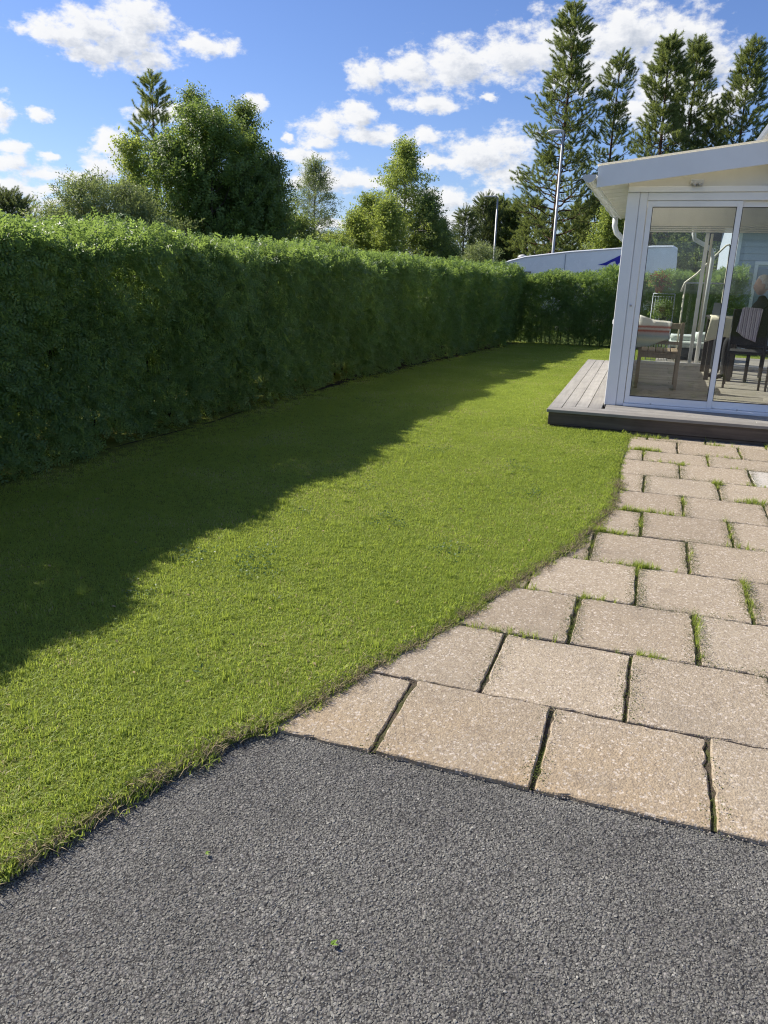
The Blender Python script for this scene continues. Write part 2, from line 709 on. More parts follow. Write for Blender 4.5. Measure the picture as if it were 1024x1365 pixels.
def pebble(seed):
    r = random.Random(seed)
    bm = bmesh.new()
    bmesh.ops.create_icosphere(bm, subdivisions=1, radius=1.0)
    for v in bm.verts:
        v.co *= r.uniform(.62, 1.2)
    me = bpy.data.meshes.new('pebble')
    bm.to_mesh(me)
    bm.free()
    return me


# ------------------------------------------------------------------ ground heights
def gz(x, y):
    """lawn and land fall gently beyond the terrace"""
    return -0.025 * np.clip(np.asarray(y, float) - 9.0, 0, 13.0)


# ------------------------------------------------------------------ materials
def asphalt_mat(name, bump=True):
    m, t, out = mat_new(name)
    p = t.pos()
    v = t.voronoi(p, 95.0, 'Distance')
    vc = t.voronoi(p, 95.0, 'Color')
    hs = t.new('ShaderNodeSeparateColor')
    t.link(vc, hs.inputs[0])
    base = t.ramp(hs.outputs[0], [(0.0, (0.10, 0.095, 0.09)), (0.6, (0.16, 0.152, 0.143)), (0.95, (0.21, 0.20, 0.19)), (1.0, (0.34, 0.32, 0.30))])
    dark = t.maprange(v, 0.25, 0.6, 1.0, 0.35)
    c = t.mix(1.0, base, dark, 'MULTIPLY')
    c = t.mix(t.maprange(t.noise(p, 1.4, 4), .35, .7), c, t.mix(1.0, c, c4(.78, .78, .8), 'MULTIPLY'))
    n = t.bump(t.math('SUBTRACT', 1.0, v), 0.9, 0.006)
    principled(t, out, c, 0.85, 0, 0.3, n)
    return m


M = {}
M['asphalt'] = asphalt_mat('asphalt')


def stone_mat():
    m, t, out = mat_new('aggregate_stone')
    r = t.rand()
    c = t.ramp(r, [(0.0, (0.128, 0.125, 0.110)), (0.5, (0.180, 0.175, 0.155)), (0.95, (0.232, 0.225, 0.20)), (0.99, (0.31, 0.30, 0.265)), (1.0, (0.42, 0.405, 0.36))])
    pn = t.maprange(t.noise(t.pos(), 2.2, 6), .35, .68, 0.74, 1.14)
    c = t.mix(1.0, c, pn, 'MULTIPLY')
    principled(t, out, c, 0.72, 0, 0.35, t.bump(t.noise(t.pos(), 500, 2), .4, .001))
    return m


M['stone'] = stone_mat()


def slab_mat(name='slab_concrete', pale=False):
    m, t, out = mat_new(name)
    p = t.pos()
    r = t.rand()
    vcol = t.voronoi(p, 120.0, 'Color')
    sp = t.new('ShaderNodeSeparateColor')
    t.link(vcol, sp.inputs[0])
    n1 = t.noise(p, 3.2, 5, .6)
    n2 = t.noise(p, 45.0, 4, .6)
    if pale:
        base = t.mix(n1, c4(.50, .47, .42), c4(.60, .57, .51))
    else:
        base = t.mix(t.math('ADD', t.math('MULTIPLY', r, .5), t.math('MULTIPLY', n1, .5)), c4(.325, .262, .187), c4(.425, .36, .268))
        # sandy wear on the row next to the drive
        s = t.new('ShaderNodeSeparateXYZ')
        t.link(p, s.inputs[0])
        sand = t.math('MULTIPLY', t.maprange(s.outputs[1], 2.75, 2.2), t.maprange(n1, .3, .7))
        base = t.mix(t.math('MULTIPLY', sand, .5), base, c4(.40, .27, .13))
    c = t.mix(t.maprange(sp.outputs[0], .55, 1.0, 0, .55), base, c4(.20, .155, .115))
    c = t.mix(t.maprange(sp.outputs[1], .80, 1.0, 0, .75), c, c4(.62, .55, .47))
    c = t.mix(t.maprange(n2, .52, .72, 0, .35), c, c4(.17, .13, .095))
    big = t.voronoi(p, 26.0, 'Distance')
    c = t.mix(t.maprange(big, .16, .10, 0, .35), c, c4(.55, .47, .40))
    tone = t.maprange(t.math('FRACT', t.math('MULTIPLY', r, 7.31)), 0, 1, .93, 1.07)
    c = t.mix(1.0, c, tone, 'MULTIPLY')
    blot = t.noise(p, 2.1, 5, .6)
    c = t.mix(t.maprange(blot, .52, .72, 0, .45), c, c4(.235, .20, .155))
    stain = t.noise(p, 7.0, 6, .65)
    c = t.mix(t.maprange(stain, .56, .74, 0, .45), c, c4(.19, .15, .11))
    h = t.math('ADD', t.math('MULTIPLY', t.voronoi(p, 140.0, 'Distance'), -.6), t.math('MULTIPLY', n2, 1.2))
    principled(t, out, c, .9, 0, .2, t.bump(h, .75, .004))
    return m


M['slab'] = slab_mat()
M['slab_pale'] = slab_mat('slab_pale', True)


def soil_mat(name, a, b, moss=None, scale=20):
    m, t, out = mat_new(name)
    p = t.pos()
    n = t.noise(p, scale, 6, .65)
    c = t.ramp(n, [(.3, a), (.7, b)])
    if moss:
        c = t.mix(t.maprange(t.noise(p, 4.0, 4), .48, .6), c, c4(*moss))
    principled(t, out, c, .95, 0, .1, t.bump(t.noise(p, 180, 4), .9, .006))
    return m


M['bed'] = soil_mat('joint_soil', (.05, .04, .03), (.14, .115, .085), (.075, .09, .025))
M['lawn_soil'] = soil_mat('lawn_soil', (.10, .12, .025), (.19, .21, .045))
M['terrain'] = soil_mat('field_grass', (.04, .065, .015), (.10, .13, .03), scale=3)
M['litter'] = soil_mat('hedge_soil', (.02, .016, .01), (.06, .048, .03))

M['grass'] = leaf_mat('grass_blade', (.205, .28, .048), (.395, .485, .095), (.61, .73, .115), .50, (.58, .51, .26), .12, .5, .85, 1.3)
M['hedge_leaf'] = leaf_mat('hedge_leaf', (.075, .14, .058), (.22, .325, .105), (.43, .60, .12), .42, None, 0, .42, .7, 1.5)
M['broad_leaf'] = leaf_mat('broad_leaf', (.075, .135, .045), (.195, .28, .075), (.40, .54, .10), .44, None, 0, .45, .7, .9)
M['birch_leaf'] = leaf_mat('birch_leaf', (.17, .24, .065), (.31, .37, .10), (.54, .64, .12), .48, None, 0, .45, .6, .8)
M['willow_leaf'] = leaf_mat('willow_leaf', (.15, .20, .09), (.28, .33, .16), (.40, .48, .14), .43, None, 0, .5, .5, .8)
M['dark_birch_leaf'] = leaf_mat('dark_birch_leaf', (.09, .15, .055), (.20, .27, .08), (.42, .52, .11), .45, None, 0, .45, .6, .8)
M['pine_needle'] = leaf_mat('pine_needle', (.10, .15, .062), (.235, .285, .10), (.40, .47, .11), .40, (.20, .16, .06), .05, .5, .8, .5)
M['spruce_needle'] = leaf_mat('spruce_needle', (.06, .10, .05), (.15, .195, .07), (.28, .34, .09), .34, None, 0, .5, .6, .5)
M['moss'] = leaf_mat('moss', (.05, .075, .012), (.12, .14, .02), (.12, .14, .02), .2, None, 0, .8, .5, 8)


def bark_mat(name, a, b, sc=14):
    m, t, out = mat_new(name)
    p = t.pos()
    q = t.vmath('MULTIPLY', p, (1, 1, .25))
    n = t.noise(q, sc, 5, .6)
    c = t.ramp(n, [(.35, a), (.65, b)])
    principled(t, out, c, .9, 0, .2, t.bump(n, .8, .02))
    return m


M['pine_bark'] = bark_mat('pine_bark', (.055, .036, .025), (.17, .10, .06))
M['bark'] = bark_mat('dark_bark', (.03, .025, .02), (.09, .075, .06))
M['birch_bark'] = bark_mat('birch_bark', (.10, .09, .08), (.45, .43, .40), 6)
M['stem'] = bark_mat('hedge_stem', (.03, .022, .014), (.075, .055, .035), 30)


def wood_mat(name, a, b, axis='x', rough=.8, sheen=.25):
    m, t, out = mat_new(name)
    p = t.pos()
    r = t.rand()
    sc = {'x': (1.2, 28, 28), 'y': (28, 1.2, 28), 'z': (28, 28, 1.2)}[axis]
    off = t.new('ShaderNodeCombineXYZ')
    t.link(t.math('MULTIPLY', r, 37.0), off.inputs[0])
    t.link(t.math('MULTIPLY', r, 19.0), off.inputs[1])
    q = t.vmath('ADD', t.vmath('MULTIPLY', p, sc), off.outputs[0])
    n = t.noise(q, 1.0, 5, .6, .4)
    f = t.math('ADD', t.math('MULTIPLY', n, .75), t.math('MULTIPLY', r, .3))
    c = t.ramp(f, [(.3, a), (.75, b)])
    wear = t.noise(p, 5.0, 4)
    c = t.mix(t.maprange(wear, .5, .75, 0, .4), c, c4(*[x * .6 for x in a]))
    principled(t, out, c, rough, 0, sheen, t.bump(n, .35, .004))
    return m


M['deck_x'] = wood_mat('deck_board_grain', (.215, .20, .178), (.36, .342, .31), 'x', .6, .4)
M['deck_y'] = wood_mat('deck_side_board_grain', (.215, .20, .178), (.36, .342, .31), 'y', .6, .4)
M['floor_wood'] = wood_mat('floor_board_grain', (.26, .24, .20), (.45, .41, .345), 'x', .5, .4)
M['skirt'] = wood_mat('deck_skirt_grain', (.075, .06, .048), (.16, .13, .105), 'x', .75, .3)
M['teak'] = wood_mat('teak', (.22, .165, .11), (.38, .30, .21), 'z', .6, .3)

M['white'] = simple_mat('white_painted_aluminium', (.86, .865, .86), .38, 0, .03, 4)
M['cream'] = simple_mat('cream_painted_panel', (.70, .68, .61), .5, 0, .03, 5)
M['roofsheet'] = simple_mat('pale_roof_sheet', (.60, .61, .62), .5, 0, .06, 4)
M['zinc'] = simple_mat('galvanised_steel', (.42, .43, .44), .42, .8, .08, 20)
M['lamp_pole'] = simple_mat('grey_pole_steel', (.45, .46, .47), .5, .4, .06, 10)
M['lamp_white'] = simple_mat('white_lamp_shell', (.60, .60, .59), .4, 0, .04, 10)
M['black'] = simple_mat('black_powder_coat', (.018, .018, .020), .45, 0, .1, 20)
M['blackcloth'] = simple_mat('black_weave', (.022, .023, .027), .9, 0, .2, 90, .4, 300)
M['mint'] = simple_mat('pale_mint_fabric', (.52, .58, .54), .9, 0, .07, 9, .3, 200)
M['greybase'] = simple_mat('dark_grey_rattan', (.06, .065, .065), .7, 0, .15, 80, .4, 160)
M['lace'] = simple_mat('cream_tablecloth', (.72, .68, .54), .9, 0, .05, 20, .3, 160)
M['whitecloth'] = simple_mat('white_cloth', (.74, .73, .71), .9, 0, .04, 20, .3, 160)
M['darktable'] = simple_mat('dark_stained_table', (.045, .035, .03), .4, 0, .1, 30)
M['vanwhite'] = simple_mat('white_vehicle_paint', (.80, .82, .84), .25, 0, .02, 2)
M['vanblue'] = simple_mat('blue_vehicle_print', (.012, .010, .32), .35, 0, .05, 6)
M['tyre'] = simple_mat('tyre_rubber', (.02, .02, .02), .85, 0, .1, 30)
M['darkglass'] = simple_mat('dark_vehicle_glass', (.02, .025, .03), .08, 0, .02, 2, spec=.7)
M['siding'] = simple_mat('pale_blue_clapboard', (.42, .48, .54), .7, 0, .05, 3)
M['doorblue'] = simple_mat('grey_blue_door_paint', (.27, .32, .38), .5, 0, .05, 3)
M['shingle'] = simple_mat('dark_roof_tile', (.07, .06, .06), .8, 0, .15, 12)
M['road'] = simple_mat('distant_asphalt', (.10, .10, .10), .9, 0, .08, 1.5)
M['skin'] = simple_mat('skin', (.50, .36, .29), .55, 0, .05, 30)
M['hair'] = simple_mat('grey_hair', (.62, .60, .57), .6, 0, .2, 120, .5, 260)
M['terracotta'] = simple_mat('terracotta', (.32, .13, .07), .8, 0, .1, 12)
M['redflower'] = leaf_mat('red_petals', (.30, .05, .035), (.55, .16, .10), (.4, .1, .08), .3)
M['wire'] = simple_mat('pale_grey_wire', (.40, .43, .48), .5, .3, .05, 20)
M['railpaint'] = simple_mat('cream_rail_paint', (.66, .63, .50), .45, 0, .04, 12)
M['pad'] = simple_mat('grey_insulation_board', (.30, .32, .36), .7, 0, .05, 5)


def glass_mat():
    m, t, out = mat_new('window_glass')
    tr = t.new('ShaderNodeBsdfTransparent')
    tr.inputs[0].default_value = (.96, .975, .97, 1)
    gl = t.new('ShaderNodeBsdfGlossy')
    gl.inputs['Roughness'].default_value = .01
    gl.inputs[0].default_value = (.95, .97, 1, 1)
    fr = t.new('ShaderNodeFresnel')
    fr.inputs[0].default_value = 1.40
    # faint film of dirt and streaks
    df = t.new('ShaderNodeBsdfDiffuse')
    df.inputs[0].default_value = (.6, .62, .62, 1)
    q = t.vmath('MULTIPLY', t.pos(), (9, 9, 1.0))
    film = t.maprange(t.noise(q, 1.0, 5, .6), .5, .8, .001, .02)
    m1 = t.new('ShaderNodeMixShader')
    t.link(fr.outputs[0], m1.inputs[0])
    t.link(tr.outputs[0], m1.inputs[1])
    t.link(gl.outputs[0], m1.inputs[2])
    m2 = t.new('ShaderNodeMixShader')
    t.link(film, m2.inputs[0])
    t.link(m1.outputs[0], m2.inputs[1])
    t.link(df.outputs[0], m2.inputs[2])
    t.link(m2.outputs[0], out.inputs[0])
    return m


M['glass'] = glass_mat()


def opal_mat():
    m, t, out = mat_new('opal_roof_sheet')
    d = t.new('ShaderNodeBsdfPrincipled')
    d.inputs['Base Color'].default_value = (.80, .77, .68, 1)
    d.inputs['Roughness'].default_value = .4
    tr = t.new('ShaderNodeBsdfTranslucent')
    tr.inputs[0].default_value = (.93, .90, .80, 1)
    mx = t.new('ShaderNodeMixShader')
    mx.inputs[0].default_value = .58
    t.link(d.outputs[0], mx.inputs[1])
    t.link(tr.outputs[0], mx.inputs[2])
    t.link(mx.outputs[0], out.inputs[0])
    return m


M['opal'] = opal_mat()


def stripe_mat(name, stops, axis=2, scale=1.0, off=0.0, wob=.03, repeat=False):
    m, t, out = mat_new(name)
    p = t.objco()
    s = t.new('ShaderNodeSeparateXYZ')
    t.link(p, s.inputs[0])
    v = t.math('MULTIPLY_ADD', s.outputs[axis], scale, off)
    v = t.math('ADD', v, t.math('MULTIPLY', t.math('SUBTRACT', t.noise(p, 30, 3), .5), wob))
    if repeat:
        v = t.math('FRACT', v)
    c = t.ramp(v, stops)
    principled(t, out, c, .95, 0, .1, t.bump(t.noise(p, 240, 2), .5, .004))
    return m


M['throw'] = stripe_mat('pastel_striped_wool', [(0, (.50, .50, .46)), (.18, (.42, .48, .40)), (.3, (.60, .58, .40)), (.42, (.36, .42, .42)), (.52, (.52, .42, .40)),
                                               (.58, (.42, .10, .08)), (.64, (.66, .60, .55)), (.70, (.46, .13, .11)), (.76, (.70, .67, .60)), (1, (.74, .72, .66))], 2, 2.5, -1.72)
M['purple'] = stripe_mat('purple_striped_rag_cloth', [(0, (.30, .25, .33)), (.3, (.52, .47, .53)), (.45, (.10, .08, .13)), (.6, (.42, .34, .42)), (.8, (.60, .56, .60)), (1, (.28, .22, .30))], 0, 22, 0, .35, True)

# ------------------------------------------------------------------ land, lawn, driveway, patio
EDGE = [(-2.6, -0.9), (-2.05, 0.1), (-1.72, .72), (-1.491, 1.237), (-1.431, 1.46), (-1.349, 1.711), (-1.226, 2.02), (-1.115, 2.16), (-.926, 2.677), (-.705, 3.222),
        (-.493, 3.901), (-.29, 4.491), (-.118, 5.38), (-.10, 6.0), (-.125, 6.637), (-.10, 7.4), (-.091, 7.97), (-.08, 8.19)]
HF = [(-6, -4.55), (-3, -4.5), (4, -4.42), (8, -4.22), (11.6, -4.1), (15, -3.9), (19, -3.6), (22.5, -3.4)]      # y, x of the left hedge's face
CR = [(-6, 1.76), (3, 1.76), (5, 1.755), (8, 1.73), (12, 1.67), (16, 1.61), (20, 1.56), (23, 1.54)]               # y, z of its crest


def lerp_tab(tab, v):
    a = np.array(tab)
    return np.interp(v, a[:, 0], a[:, 1])


far = 900.0
bm = bmesh.new()
ys = [-60, 0, 9, 12, 16, 22, 60, 200, far]
xs = [-far, -80, -20, -3, 6, 40, far]
gv = [[bm.verts.new((x, y, float(gz(x, y)) - .075)) for x in xs] for y in ys]
for i in range(len(ys) - 1):
    for j in range(len(xs) - 1):
        bm.faces.new((gv[i][j], gv[i][j + 1], gv[i + 1][j + 1], gv[i + 1][j]))
me = bpy.data.meshes.new('terrain')
bm.to_mesh(me)
bm.free()
tag(link_mesh('terrain', me, M['terrain'], None, None, 'structure'), 'wide grassy land running to the horizon behind the hedges', 'terrain')

road = MB().box(-60, 60, 27.5, 36.5, -.55, float(gz(0, 30)) - .03).build('road', M['road'], kind='structure')
tag(road, 'grey asphalt road beyond the far hedge', 'road')

drive = sheet('driveway', [(-6, -6), (6, -6), (6, 2.16), (-1.0, 2.16), (-1.6, 2.16), (-3.6, 0.2), (-6, -2)], -.018, M['asphalt'])
tag(drive, 'coarse grey asphalt drive in front of the stone slabs', 'driveway')

bed = sheet('patio', [(-1.4, 2.142), (5.2, 2.142), (5.2, 8.26), (-.6, 8.26)], -.013, M['bed'])
tag(bed, 'paved patio of beige concrete slabs with mossy joints', 'patio')


def in_lawn_edge(x, y):
    """signed: x of the lawn's right edge at this y"""
    ed = np.array(EDGE)
    return np.interp(y, ed[:, 1], ed[:, 0])


# lawn sheet: strips from hedge to edge, then behind the deck
ly = sorted(set([e[1] for e in EDGE] + [8.6, 9, 10, 11, 12, 13, 13.4, 14, 15, 16, 17, 18, 19, 20, 21, 22] + [-6, -3]))
bm = bmesh.new()


def strip(y0, y1, xa0, xb0, xa1, xb1, sidewall=False):
    z0, z1 = float(gz(0, y0)) + .012, float(gz(0, y1)) + .012
    a, b = bm.verts.new((xa0, y0, z0)), bm.verts.new((xb0, y0, z0))
    c, d = bm.verts.new((xb1, y1, z1)), bm.verts.new((xa1, y1, z1))
    bm.faces.new((a, b, c, d))
    if sidewall:
        e, f = bm.verts.new((xb0, y0, z0 - .09)), bm.verts.new((xb1, y1, z1 - .09))
        bm.faces.new((b, e, f, c))


for y0, y1 in zip(ly, ly[1:]):
    xa0, xa1 = float(lerp_tab(HF, y0)) - 1.5, float(lerp_tab(HF, y1)) - 1.5
    if y1 <= 8.19:
        e0 = float(in_lawn_edge(0, y0)) if y0 >= -.9 else -2.6 - (-.9 - y0) * .9
        e1 = float(in_lawn_edge(0, y1)) if y1 >= -.9 else -2.6 - (-.9 - y1) * .9
        strip(y0, y1, xa0, e0, xa1, e1, True)
    elif y1 <= 13.4:
        strip(y0, y1, xa0, -.93, xa1, -.93)
    else:
        strip(y0, y1, xa0, 9.0, xa1, 9.0)
me = bpy.data.meshes.new('lawn')
bm.to_mesh(me)
bm.free()
lawn = tag(link_mesh('lawn', me, M['lawn_soil'], None, None, 'structure'), 'mown green lawn between the hedge and the patio', 'lawn')

soil = sheet('hedge_bed', [(float(lerp_tab(HF, y)) + .0 + .06 * math.sin(y * 2.1), y) for y in np.arange(-5, 21.5, .5)] + [(-5.4, 21), (-6.2, -5)], .016, M['litter'], zf=lambda x, y: float(gz(x, y)))
tag(soil, 'bare dark soil strip under the long hedge', 'soil bed')

# grass blades
clumps = [proto_obj('grass_clump', grass_clump(), M['grass']) for _ in range(6)]
tall = [proto_obj('grass_tuft', grass_clump(34, .03, (.04, .09), .003, .9), M['grass']) for _ in range(4)]


def jitter_grid(x0, x1, y0, y1, step):
    gx, gy = np.meshgrid(np.arange(x0, x1, step), np.arange(y0, y1, step))
    p = np.stack([gx.ravel(), gy.ravel()], 1)
    return p + rs.uniform(-.5, .5, p.shape) * step


G = []
for (y0, y1, st) in ((-1.6, 4.2, .030), (4.2, 8.2, .034), (8.2, 14.5, .042), (14.5, 21.6, .055)):
    p = jitter_grid(-5.2, 2.6 if y0 > 8 else .2, y0, y1, st)
    G.append(p)
G = np.concatenate(G)
ed = np.where(G[:, 1] < 8.19, np.where(G[:, 1] < -.9, -2.6 - (-.9 - G[:, 1]) * .9, in_lawn_edge(0, G[:, 1])), np.where(G[:, 1] < 13.42, -.96, 2.6))
ok = (G[:, 0] < ed + rs.uniform(-.03, .022, len(G))) & (G[:, 0] > lerp_tab(HF, G[:, 1]) - .25)
thin = np.clip((G[:, 0] - lerp_tab(HF, G[:, 1])) / .55, 0, 1)
ok &= rs.rand(len(G)) < (.06 + .94 * thin)
G = G[ok]
ed = ed[ok]
n = len(G)
gzv = gz(0, G[:, 1]) + .010
dedge = ed - G[:, 0]
sc = rs.uniform(.75, 1.25, n) * (1 + .25 * (G[:, 1] > 8) + .2 * (G[:, 1] > 14))
sc *= np.where(dedge < .05, rs.uniform(.8, 1.3, n), 1.0)
rot = np.stack([rs.uniform(-.12, .12, n), rs.uniform(-.12, .12, n) + np.where(dedge < .04, .35, 0), rs.uniform(0, 6.28, n) * (dedge >= .04)], 1)
scatter('grass', np.stack([G[:, 0], G[:, 1], gzv], 1), rot, np.stack([sc * 1.0, sc * 1.0, sc * rs.uniform(.8, 1.25, n)], 1), rs.randint(0, 6, n), clumps,
        lawn, None, None)

# taller stray tufts and clover leaves in the lawn
n = 900
tp = np.stack([rs.uniform(-4.2, -.2, n), rs.uniform(.5, 12, n)], 1)
tp = tp[tp[:, 0] < np.where(tp[:, 1] < 8.2, in_lawn_edge(0, tp[:, 1]), -1.0) - .02]
n = len(tp)
scatter('taller_grass', np.stack([tp[:, 0], tp[:, 1], gz(0, tp[:, 1]) + .01], 1), np.stack([rs.uniform(-.2, .2, n), rs.uniform(-.2, .2, n), rs.uniform(0, 6.28, n)], 1),
        rs.uniform(.45, .85, n), rs.randint(0, 4, n), tall, lawn)
cl_mat = leaf_mat('clover_leaf', (.07, .13, .035), (.13, .2, .06), (.15, .25, .06), .3)
clov = [proto_obj('clover', sprig_broad(9, .03, (.022, .02), .3, 1.2), cl_mat) for _ in range(2)]
cp = []
for _ in range(16):
    x, y = rs.uniform(-3.6, -.6), rs.uniform(2, 9)
    if x > in_lawn_edge(0, min(y, 8)) - .3:
        continue
    for _k in range(rs.randint(3, 14)):
        cp.append((x + rs.normal() * .07, y + rs.normal() * .07, .012))
cp = np.array(cp)
n = len(cp)
scatter('clover', cp, np.stack([rs.uniform(-.3, .3, n), rs.uniform(-.3, .3, n), rs.uniform(0, 6.28, n)], 1), rs.uniform(.45, .85, n), rs.randint(0, 2, n), clov, lawn)
lf = simple_mat('dropped_leaflet', (.30, .24, .10), .8, 0, .2, 60)
drop = [proto_obj('dropped_leaflet', leaf_quads([((0, 0, 0), (1, .2, .1), (0, 0, 1), .022, .012, .5)]), lf) for _ in range(2)]
dn = 420
dx_ = rs.uniform(-4.1, -.3, dn)
dy_ = rs.uniform(1.2, 12, dn)
kk = dx_ < np.where(dy_ < 8.2, in_lawn_edge(0, dy_), -1.0) - .03
dx_, dy_ = dx_[kk], dy_[kk]
dn = len(dx_)
scatter('dropped_leaflets', np.stack([dx_, dy_, gz(0, dy_) + .026], 1), np.stack([rs.normal(size=dn) * .4, rs.normal(size=dn) * .4, rs.uniform(0, 6.28, dn)], 1), rs.uniform(.6, 1.3, dn), rs.randint(0, 2, dn), drop, lawn)
weed = [proto_obj('weed_rosette', sprig_broad(11, .02, (.05, .014), .1, 1.3), cl_mat) for _ in range(2)]
wp = np.array([(-1.9, 4.3), (-1.2, 5.2), (-2.6, 3.4), (-1.6, 3.1), (-.8, 4.1), (-3.1, 5.6), (-1.0, 6.4), (-2.2, 2.6), (-1.55, 2.35), (-3.4, 4.2), (-.75, 5.75), (-1.45, 4.7)])
scatter('weeds', np.stack([wp[:, 0], wp[:, 1], np.full(len(wp), .012)], 1), np.stack([np.zeros(len(wp)), np.zeros(len(wp)), rs.uniform(0, 6, len(wp))], 1), rs.uniform(.35, .6, len(wp)), rs.randint(0, 2, len(wp)), weed, lawn)
# dry straw along the lawn's cut edge
straw_m = simple_mat('dry_straw', (.36, .29, .17), .9, 0, .15, 40)
straw = [proto_obj('straw', grass_clump(10, .03, (.02, .05), .0022, 2.2), straw_m) for _ in range(3)]
sy = rs.uniform(.6, 6.2, 750)
sp_ = np.stack([in_lawn_edge(0, sy) + rs.normal(size=750) * .022 - .004, sy, np.full(750, .006)], 1)
scatter('dry_straw', sp_, np.stack([rs.uniform(-.3, .3, 750), rs.uniform(.1, .6, 750), rs.uniform(-.8, .8, 750)], 1), rs.uniform(.5, 1.0, 750), rs.randint(0, 3, 750), straw, lawn)

# aggregate stones of the drive
pebs = [proto_obj('pebble', pebble(i), M['stone']) for i in range(7)]
A = jitter_grid(-2.3, 1.2, .62, 2.14, .0058)
A = A[(A[:, 0] > in_lawn_edge(0, A[:, 1]) - .02)]
A = np.concatenate([A, jitter_grid(-1.2, 1.3, 2.10, 2.14, .009)])
n = len(A)
pat = np.sin(A[:, 0] * 31 + 2 * np.sin(A[:, 1] * 17)) * np.sin(A[:, 1] * 37 + 2 * np.sin(A[:, 0] * 23)) + .7 * np.sin(A[:, 0] * 9.1 + A[:, 1] * 6.3)
A = A[rs.rand(n) > np.clip(.04 + .16 * pat, .02, .26)]
n = len(A)
big = rs.rand(n) ** 2.2
s = .0023 + .0030 * big
scatter('aggregate', np.stack([A[:, 0], A[:, 1], -.0189 + .0014 * rs.rand(n)], 1),
        np.stack([rs.normal(size=n) * .2, rs.normal(size=n) * .2, rs.uniform(0, 6.28, n)], 1),
        np.stack([s * rs.uniform(.9, 1.35, n), s * rs.uniform(.8, 1.1, n), s * rs.uniform(.34, .66, n)], 1), rs.randint(0, 7, n), pebs, drive)

# the slabs
YB = [2.13, 2.645, 3.205, 3.75, 4.315, 4.88, 5.425, 5.96, 6.51, 7.05, 7.475, 8.0, 8.21]
ODD = [.37 + .556 * k for k in range(-3, 9)]
EVEN = [.087 + .556 * k for k in range(-2, 9)]


def slab(x0, x1, y0, y1, mat, seed):
    r = random.Random(seed)
    g = [r.uniform(.005, .010), r.uniform(.005, .010), r.uniform(.004, .008), r.uniform(.004, .008)]
    x0 += g[0]; x1 -= g[1]; y0 += g[2] * .7; y1 -= g[3] * .7
    sk = [r.uniform(-.004, .004) for _ in range(8)]
    cs = [(x0 + sk[0], y0 + sk[1]), (x1 + sk[2], y0 + sk[3]), (x1 + sk[4], y1 + sk[5]), (x0 + sk[6], y1 + sk[7])]
    outline = []
    for i in range(4):
        a, b = Vector(cs[i]), Vector(cs[(i + 1) % 4])
        d = (b - a)
        nrm = Vector((-d.y, d.x)).normalized()
        N = 15
        ph = r.uniform(0, 6)
        for k in range(N):
            t = k / N
            e = 0.0011 * math.sin(t * 9 + ph) + r.uniform(-.0012, .0018)
            if r.random() < .12:
                e += r.uniform(.003, .011)
            if k == 0:
                e += r.uniform(.002, .006)
            outline.append(a + d * t + nrm * e)
    n = len(outline)
    c = sum(outline, Vector((0, 0))) / n
    dz = r.uniform(-.003, .003)
    tx, ty = r.uniform(-.005, .005), r.uniform(-.005, .005)

    def zz(p):
        return dz + tx * (p.x - c.x) + ty * (p.y - c.y)
    bm = bmesh.new()
    rings = []
    for off, z in ((0.0, -.055), (0.0, -.005), (.0015, -.0018), (.005, 0.0)):
        ring = []
        for p in outline:
            q = p + (c - p).normalized() * (off + (r.uniform(0, .0025) if off else 0))
            ring.append(bm.verts.new((q.x - c.x, q.y - c.y, z + zz(q) + (r.uniform(-.0012, .0012) if off else 0))))
        rings.append(ring)
    for r0, r1 in zip(rings, rings[1:]):
        for k in range(n):
            bm.faces.new((r0[k], r0[(k + 1) % n], r1[(k + 1) % n], r1[k]))
    bm.faces.new(rings[-1])
    me = bpy.data.meshes.new('paving_slab')
    bm.to_mesh(me)
    bm.free()
    return link_mesh('paving_slab', me, mat, bed, (c.x, c.y, 0))


sd = 0
JV = []       # joints for moss: (x, y0, y1)
JH = []
for i in range(12):
    y0, y1 = YB[i], YB[i + 1]
    xs_ = ODD if i % 2 == 0 else EVEN
    if i == 9:
        xs_ = [.62 - .27 + .56 * k - .29 + .56 for k in range(-2, 8)]
    JH.append(y0)
    for a, b in zip(xs_, xs_[1:]):
        ym = (y0 + y1) / 2
        if b < float(in_lawn_edge(0, max(y0, y1))) - .25 and b < float(in_lawn_edge(0, y0)) - .25:
            continue
        sd += 1
        is_pale = (i == 8 and abs(a - .93) < .06)
        o = slab(a, b, y0, y1, M['slab_pale'] if is_pale else M['slab'], sd)
        if is_pale:
            o['label'] = 'pale whitish replacement slab near the deck'
        JV.append((b, y0, y1, i))

# moss cushions and grass tufts in the joints
mossp = []
tuft = []
for (x, y0, y1, i) in JV:
    if x > 2.0:
        continue
    e = float(in_lawn_edge(0, (y0 + y1) / 2))
    if x < e:
        continue
    dens = [.15, .35, .8, 1.0, 1.0, .9, .8, .8, .7, .5, .4, .2][i]
    for k in range(int(150 * (y1 - y0) / .55)):
        if rnd.random() < dens:
            mossp.append((x + rv(-.005, .005), rnd.uniform(y0, y1), -.009 + rv(0, .006)))
    if i >= 2:
        for k in range(int(dens * rnd.choice([2, 5, 12, 22]))):
            tuft.append((x + rv(-.014, .014), y0 + (y1 - y0) * rnd.random() ** .6, -.010))
for i, y in enumerate(JH):
    if i < 2:
        continue
    e = float(in_lawn_edge(0, y))
    for k in range(int(260)):
        x = rnd.uniform(e, 1.9)
        if math.sin(x * 5 + i * 2.3) + rv(-.6, .6) > .2:
            mossp.append((x, y + rv(-.004, .004), -.009 + rv(0, .005)))
    for q in range(5):
        cx = e + (1.7 - e) * rnd.random() ** 1.4
        for k in range(rnd.choice([3, 6, 10, 16])):
            tuft.append((cx + rnd.gauss(0, .06), y + rv(-.012, .012), -.012))
